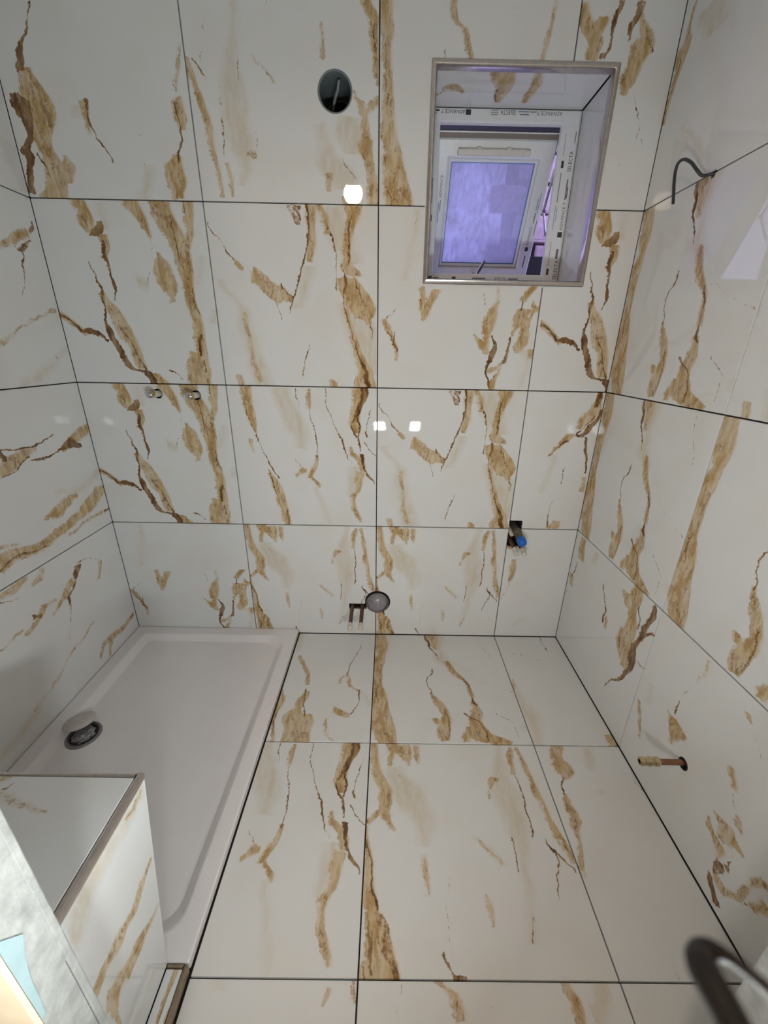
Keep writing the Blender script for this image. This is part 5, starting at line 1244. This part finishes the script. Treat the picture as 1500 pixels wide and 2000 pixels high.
plate('top_tile', [rect(XL + 0.002, BX - 0.0155, YF + 0.001, BYt - 0.011)], 0, TT, mpz, tile_mat('LT', 'satin'), bench, bevel=0.0006,
      uvf=lambda co: ((co.x + 1.19) / 0.756, (co.y + 1.72) / 0.605))
slope = Vector((0, BYb - BYt, 0.031 - BZ)); nrm = Vector((0, 1, -(BYt - BYb) / (BZ - 0.031))).normalized()
def mps(a, b, d):
    p = Vector((a, BYt, BZ)) + slope * b - nrm * d
    return tuple(p)
plate('end_tile', [rect(XL + 0.002, BX - 0.002, 0.018, 0.998)], 0.0, TT, mps, tile_mat(None, 'gloss'), bench)
def round_bar(name, p0, p1, w, mat, parent, up=(0, 0, 1), h=0.010):
    "edge profile: rounded nose bar from p0 to p1"
    p0, p1 = Vector(p0), Vector(p1); t = (p1 - p0).normalized(); upv = Vector(up); s = t.cross(upv).normalized()
    prof = [(-w / 2, -h)] + [(-w / 2 * math.cos(math.pi * k / 8), -h * 0.35 + h * 0.45 * math.sin(math.pi * k / 8)) for k in range(9)] + [(w / 2, -h)]
    bm = bmesh.new()
    A = [bm.verts.new(p0 + s * a + upv * b) for a, b in prof]; B_ = [bm.verts.new(p1 + s * a + upv * b) for a, b in prof]
    for k in range(len(prof)): 
        k2 = (k + 1) % len(prof); bm.faces.new((A[k], A[k2], B_[k2], B_[k]))
    bm.faces.new(A); bm.faces.new(B_[::-1])
    o = link(name, bm_mesh(bm), mat, None, True); mark_sharp(o.data, 0.8); to_local(o, parent); return o
round_bar('edge_trim', (BX - 0.0075, BYt, BZ), (BX - 0.0075, YF + 0.001, BZ), 0.0140, MT['alu'], bench, h=0.012)
round_bar('edge_trim', (XL + 0.002, BYt - 0.0055, BZ), (BX - 0.0150, BYt - 0.0055, BZ), 0.0090, MT['alu'], bench, h=0.010)
curb = tag(empty('tiled_curb', (-0.41, -1.31, 0)), 'narrow marble-tiled curb strip with bronze edge between bench and floor', 'curb')
CB0, CB1 = -0.4325, -0.3865
box('core', (CB0, CB1 - 0.008, YF + 0.001, -1.212, 0.0, 0.021), MT['adhesive'], curb)
plate('top_tile', [rect(CB0, CB1 - 0.0105, YF + 0.001, -1.2135)], 0, TT, lambda a, b, d: (a, b, 0.030 - d), tile_mat('K', 'gloss'), curb, bevel=0.0006, uvf=lambda co: (0.28 + (co.x + 0.4325) / 0.046 * 0.2, (co.y + 1.406) / 0.20 * 0.3))
round_bar('edge_trim', (CB1 - 0.0050, -1.208, 0.031), (CB1 - 0.0050, YF + 0.001, 0.031), 0.0100, MT['bronze'], curb, h=0.029)
round_bar('edge_trim', (CB0, -1.2085, 0.031), (CB1 - 0.0105, -1.2085, 0.031), 0.0080, MT['bronze'], curb, h=0.012)

# ------------------------------------------------------------------ pipes and outlets
# air outlet high on the back wall
duct = tag(empty('vent_duct', (VENT[0], 0.1, VENT[1])), 'round dark vent duct set in the wall near the window', 'vent')
bm = bmesh.new()
rr0, rr1 = 0.0540, 0.050
prof = [(0.003, rr1), (0.003, rr0), (0.33, rr0), (0.33, rr1)]
rings = [[bm.verts.new((VENT[0] + r * math.cos(t), y, VENT[1] + r * math.sin(t))) for t in (2 * math.pi * k / 40 for k in range(40))] for y, r in prof]
for a, b in zip(rings, rings[1:] + rings[:1]):
    for k in range(40): bm.faces.new((a[k], a[(k + 1) % 40], b[(k + 1) % 40], b[k]))
o = link('duct_tube', bm_mesh(bm), MT['ductpvc'], None, True); mark_sharp(o.data); to_local(o, duct)
lathe('inner_sleeve', (VENT[0], 0.16, VENT[1]), (0, 1, 0), [(0.0, 0.0495), (0.0, 0.044), (0.16, 0.044)], MT['ductpvc'], duct, 40)
lathe('damper_plate', (VENT[0], 0.31, VENT[1]), (0, 1, 0), [(0.0, 0.0), (0.0, 0.0498), (0.01, 0.0498)], MT['dark'], duct, 40)
fan_cable = tube('fan_cable', [(VENT[0] - 0.030, 0.150, VENT[1] - 0.030), (VENT[0] - 0.022, 0.10, VENT[1] - 0.018), (VENT[0] - 0.008, 0.055, VENT[1] + 0.002), (VENT[0] + 0.006, 0.030, VENT[1] + 0.018), (VENT[0] + 0.012, 0.014, VENT[1] + 0.034)], [0.004, 0.0045, 0.0045, 0.0045, 0.004], MT['greycable'], None, 10)
tag(fan_cable, 'short grey cable end sticking up inside the round vent duct', 'cable')

# two shower stubs
stub_labels = ('capped shower pipe stub on the back wall, the left of the pair', 'capped shower pipe stub on the back wall, the right of the pair')
for (x, z), lab in zip(SHOWER, stub_labels):
    s = tag(empty('pipe_stub', (x, 0, z)), lab, 'pipe', 'shower pipe stubs')
    d = Vector((-0.10, -1, 0.04)).normalized(); c = Vector((x - 0.001, 0.02, z - 0.001))
    lathe('sleeve', c, d, [(0.0, 0.0125), (0.052, 0.0125), (0.054, 0.0115)], MT['thread'], s, 24)
    lathe('ring', c, d, [(0.050, 0.0128), (0.052, 0.0150), (0.068, 0.0150), (0.070, 0.0138)], MT['brass'], s, 24)
    lathe('plug', c, d, [(0.066, 0.0138), (0.070, 0.0138), (0.073, 0.0090), (0.076, 0.0085), (0.0775, 0.006), (0.0775, 0.0)], MT['chrome'], s, 24)
# toilet waste and feed pipes
wc = tag(empty('waste_pipe', (WC[0], 0, WC[1])), 'grey plugged waste pipe in round hole low on the back wall', 'pipe')
lathe('socket', (WC[0], 0.0, WC[1]), (0, -1, 0), [(-0.09, 0.0575), (0.003, 0.0575), (0.006, 0.0565), (0.006, 0.0535), (-0.02, 0.052)], MT['black'], wc, 40)
lathe('plug', (WC[0] - 0.001, 0.004, WC[1] + 0.002), (0.02, -1, 0.1), [(-0.03, 0.050), (0.0, 0.050), (0.014, 0.047), (0.026, 0.038), (0.034, 0.022), (0.037, 0.0)], MT['greycap'], wc, 40)
lathe('plug_lip', (WC[0], 0.0, WC[1]), (0, -1, 0), [(0.006, 0.0535), (0.009, 0.0530), (0.009, 0.0505), (0.004, 0.0500)], MT['greycap'], wc, 40)
for x, dz, lab in ((-0.115, 0.0, 'dull copper feed pipe with white taped end, farther from the waste hole'), (-0.066, -0.004, 'dull copper feed pipe with white taped end, beside the waste hole')):
    s = tag(empty('feed_pipe', (x, 0, 0.165)), lab, 'pipe', 'toilet feed pipes')
    d = Vector((0.0, -1, -0.13)).normalized(); c = Vector((x, 0.06, 0.176))
    lathe('pipe', c, d, [(0.0, 0.0), (0.0, 0.0088), (0.185, 0.0088)], MT['oldcopper'], s, 18)
    lathe('taped_end', c, d, [(0.180, 0.0095), (0.182, 0.0115), (0.192, 0.0125), (0.194, 0.0100), (0.200, 0.0100), (0.202, 0.0125), (0.214, 0.0125), (0.217, 0.0100), (0.226, 0.0090), (0.228, 0.0)], MT['thread'], s, 20)
# basin valve group in the square cut-out
va = tag(empty('valve_group', (0.632, 0, 0.57)), 'blue-capped valve between two taped pipes in square wall cut-out', 'valve')
def rod(name, p, q, prof, mat, seg=20):
    p, q = Vector(p), Vector(q); L = (q - p).length
    return lathe(name, p, q - p, [(t * L, r) for t, r in prof], mat, va, seg)
rod('valve_body', (0.627, 0.06, 0.612), (0.6445, -0.070, 0.566), [(0, 0), (0, 0.017), (0.45, 0.017), (0.47, 0.0195), (0.62, 0.0195), (0.64, 0.0170), (1.0, 0.0165)], MT['valve'])
rod('blue_cap', (0.6425, -0.052, 0.571), (0.6465, -0.086, 0.559), [(0, 0.0185), (0.1, 0.0205), (0.7, 0.0200), (0.9, 0.017), (1.0, 0.010), (1.0, 0.0)], MT['blue'])
rod('feed', (0.612, 0.06, 0.552), (0.626, -0.060, 0.515), [(0, 0), (0, 0.0095), (1, 0.0095)], MT['oldcopper'])
rod('taped_end', (0.624, -0.044, 0.520), (0.629, -0.082, 0.506), [(0, 0.010), (0.05, 0.0125), (0.35, 0.0125), (0.4, 0.0105), (0.55, 0.0105), (0.6, 0.0125), (0.9, 0.0120), (1.0, 0.008), (1.0, 0.0)], MT['thread'])
rod('feed', (0.648, 0.06, 0.545), (0.660, -0.060, 0.514), [(0, 0), (0, 0.0095), (1, 0.0095)], MT['oldcopper'])
rod('taped_end', (0.6585, -0.044, 0.518), (0.6625, -0.082, 0.506), [(0, 0.010), (0.05, 0.0125), (0.35, 0.0125), (0.4, 0.0105), (0.55, 0.0105), (0.6, 0.0125), (0.9, 0.0120), (1.0, 0.008), (1.0, 0.0)], MT['thread'])
rod('bracket', (0.608, 0.05, 0.590), (0.616, -0.012, 0.572), [(0, 0), (0, 0.011), (1, 0.010), (1, 0)], MT['thread'], 10)
box('cavity_back', (TAPH[0] + 0.001, TAPH[1] - 0.001, 0.085, 0.1095, TAPH[2] + 0.001, TAPH[3] - 0.001), MT['dark'], va)
# copper pipe on the right wall
rp = tag(empty('copper_pipe', (XR, -0.862, 0.245)), 'copper pipe stub with brass compression fitting low on the right wall', 'pipe')
cc = Vector((XR + 0.06, -0.8625, 0.250)); dd = Vector((-1, 0.03, -0.02)).normalized()
lathe('pipe', cc, dd, [(0.0, 0.0), (0.0, 0.0082), (0.135, 0.0082)], MT['copper'], rp, 20)
fit = lathe('fitting', cc, dd, [(0.128, 0.0085), (0.128, 0.0125), (0.134, 0.0135), (0.142, 0.0135), (0.145, 0.0110), (0.150, 0.0105), (0.152, 0.0135), (0.160, 0.0138), (0.163, 0.0108), (0.168, 0.0105), (0.170, 0.0122), (0.182, 0.0122), (0.184, 0.0105), (0.184, 0.0070), (0.160, 0.0065), (0.160, 0.0)], MT['brass'], rp, 8, smooth=False)
lathe('wall_sleeve', (XR + 0.0, -0.862, 0.245), (1, 0, 0), [(-0.0005, 0.0178), (-0.0005, 0.0140), (0.06, 0.0140)], MT['dark'], rp, 20)
# loose wire on the right wall
def catmull(P, n=8):
    P = [Vector(p) for p in P]; out = []
    for i in range(len(P) - 1):
        p0, p1, p2, p3 = P[max(i - 1, 0)], P[i], P[i + 1], P[min(i + 2, len(P) - 1)]
        for k in range(n):
            t = k / n
            out.append(0.5 * ((2 * p1) + (-p0 + p2) * t + (2 * p0 - 5 * p1 + 4 * p2 - p3) * t * t + (-p0 + 3 * p1 - 3 * p2 + p3) * t ** 3))
    return out + [P[-1]]
wire = tube('loose_wire', catmull([(XR + 0.05, -0.322, 1.797), (XR + 0.004, -0.322, 1.799), (0.898, -0.306, 1.800), (0.882, -0.302, 1.812), (0.876, -0.276, 1.838), (0.874, -0.240, 1.858), (0.874, -0.214, 1.856), (0.877, -0.208, 1.825), (0.880, -0.226, 1.758)]), 0.0042, MT['cable'], None, 10)
tag(wire, 'dark grey electric wire curling out of the right wall', 'wire')

# ------------------------------------------------------------------ things near the camera
tape = bpy.data.meshes.new('tape')
bm = bmesh.new()
X_ = DX0 + 0.0012
tp = [(-1.4615, 0.770), (-1.4400, 0.735), (-1.4455, 0.712), (-1.4500, 0.690), (-1.4530, 0.665), (-1.4540, 0.637), (-1.4565, 0.605), (-1.4615, 0.605)]
plate_bm(bm, [tp], 0, 0.0008, lambda a, b, d: (X_ - d, a, b)); bm.normal_update(); bm.to_mesh(tape); bm.free()
tag(link('tape_scrap', tape, MT['tape']), 'torn pale blue tape scrap stuck on the plastered door jamb', 'tape')
strap_pts = [(0.1062, -1.6623, 1.2382), (0.1046, -1.6563, 1.2405), (0.1046, -1.651, 1.2405), (0.1045, -1.6469, 1.2401), (0.1057, -1.6441, 1.239), (0.1083, -1.6432, 1.239), (0.1106, -1.6441, 1.2391), (0.1132, -1.6464, 1.2389), (0.1156, -1.6496, 1.2389), (0.1166, -1.6560, 1.2400), (0.1150, -1.6620, 1.2390), (0.1110, -1.6650, 1.2380)]
sp_ = catmull(strap_pts + [strap_pts[0]], 6)
rad = []
for i in range(len(sp_)):
    t = i / (len(sp_) - 1)
    rad.append(0.0026 if t < 0.28 else (0.0026 - (t - 0.28) / 0.22 * 0.0016 if t < 0.5 else 0.0010 if t < 0.75 else 0.0010 + (t - 0.75) / 0.25 * 0.0016))
strap = tube('wrist_strap', sp_, rad, MT['black'], None, 12)
tag(strap, 'blurred black wrist strap loop close to the camera at lower right', 'strap')
bm = bmesh.new()
plate_bm(bm, [[(0, 0), (0.035, 0), (0.04, 0.01), (0.035, 0.05), (0.010, 0.058), (-0.003, 0.014)]], 0, 0.003, lambda a, b, d: (0.911 - d - 0.12 * (0.06 - b) , -1.222 - a, 0.001 + b))
tag(link('plastic_scrap', bm_mesh(bm), MT['whiteplastic']), 'white plastic scrap leaning on the right wall at the photo edge', 'scrap')

# ------------------------------------------------------------------ work lamps in the doorway and the hall globe
stand = tag(empty('work_light', (0.12, -1.80, 0)), 'twin-head LED work light on a tripod stand in the doorway', 'work light')
tube('pole', [(0.12, -1.80, 0.18), (0.12, -1.80, 0.70)], 0.014, MT['black'], stand, 12)
for k in range(3):
    t = math.radians(90 + 120 * k + 20)
    tube('leg', [(0.12, -1.80, 0.30), (0.12 + 0.26 * math.cos(t), -1.80 + 0.26 * math.sin(t), 0.003)], [0.010, 0.008], MT['black'], stand, 10)
tube('crossbar', [(-0.03, -1.865, 0.69), (0.12, -1.80, 0.70), (0.265, -1.735, 0.70)], 0.010, MT['black'], stand, 10)
def head(pos, aim, roll, led):
    pos, aim = Vector(pos), Vector(aim)
    q = (aim - pos).to_track_quat('-Z', 'Y').to_matrix().to_4x4()
    m = Matrix.Translation(pos) @ q @ Matrix.Rotation(roll, 4, 'Z')
    bm = bmesh.new(); add_box(bm, -0.060, 0.060, -0.046, 0.046, 0.001, 0.035, bevel=0.004, mtx=m)
    h = link('lamp_head', bm_mesh(bm), MT['housing']); to_local(h, stand)
    bm = bmesh.new(); bm.faces.new([bm.verts.new(m @ Vector(p)) for p in ((-0.045, -0.033, -0.0005), (-0.045, 0.033, -0.0005), (0.045, 0.033, -0.0005), (0.045, -0.033, -0.0005))])
    me = bpy.data.meshes.new('led'); bm.to_mesh(me); bm.free()
    l = link('led_panel', me, led); to_local(l, h)
    for k in range(6):
        bm = bmesh.new(); add_box(bm, -0.055 + k * 0.0205, -0.052 + k * 0.0205, -0.040, 0.040, 0.035, 0.050, mtx=m); f = link('fin', bm_mesh(bm), MT['housing']); to_local(f, h)
head((-0.030, -1.835, 0.733), (0.15, 0.0, 1.75), 0.05, MT['flood'])
head((0.265, -1.705, 0.758), (-1.05, 0.0, 1.70), 0.12, MT['flood2'])
globe = tag(empty('globe_lamp', (-0.247, -2.0, 2.42)), 'warm white globe pendant lamp hanging in the hall', 'lamp')
lathe('shade', (-0.247, -2.0, 2.42), (0, 0, 1), [(-0.070 * math.cos(math.pi * k / 14), 0.070 * math.sin(math.pi * k / 14)) for k in range(13)][::2], MT['globe'], globe, 14)
lathe('socket', (-0.247, -2.0, 2.484), (0, 0, 1), [(0.0, 0.0), (0.0, 0.026), (0.04, 0.022), (0.05, 0.0)], MT['whiteplastic'], globe, 20)
tube('cord', [(-0.247, -2.0, 2.53), (-0.247, -2.0, 2.75)], 0.003, MT['black'], globe, 8)
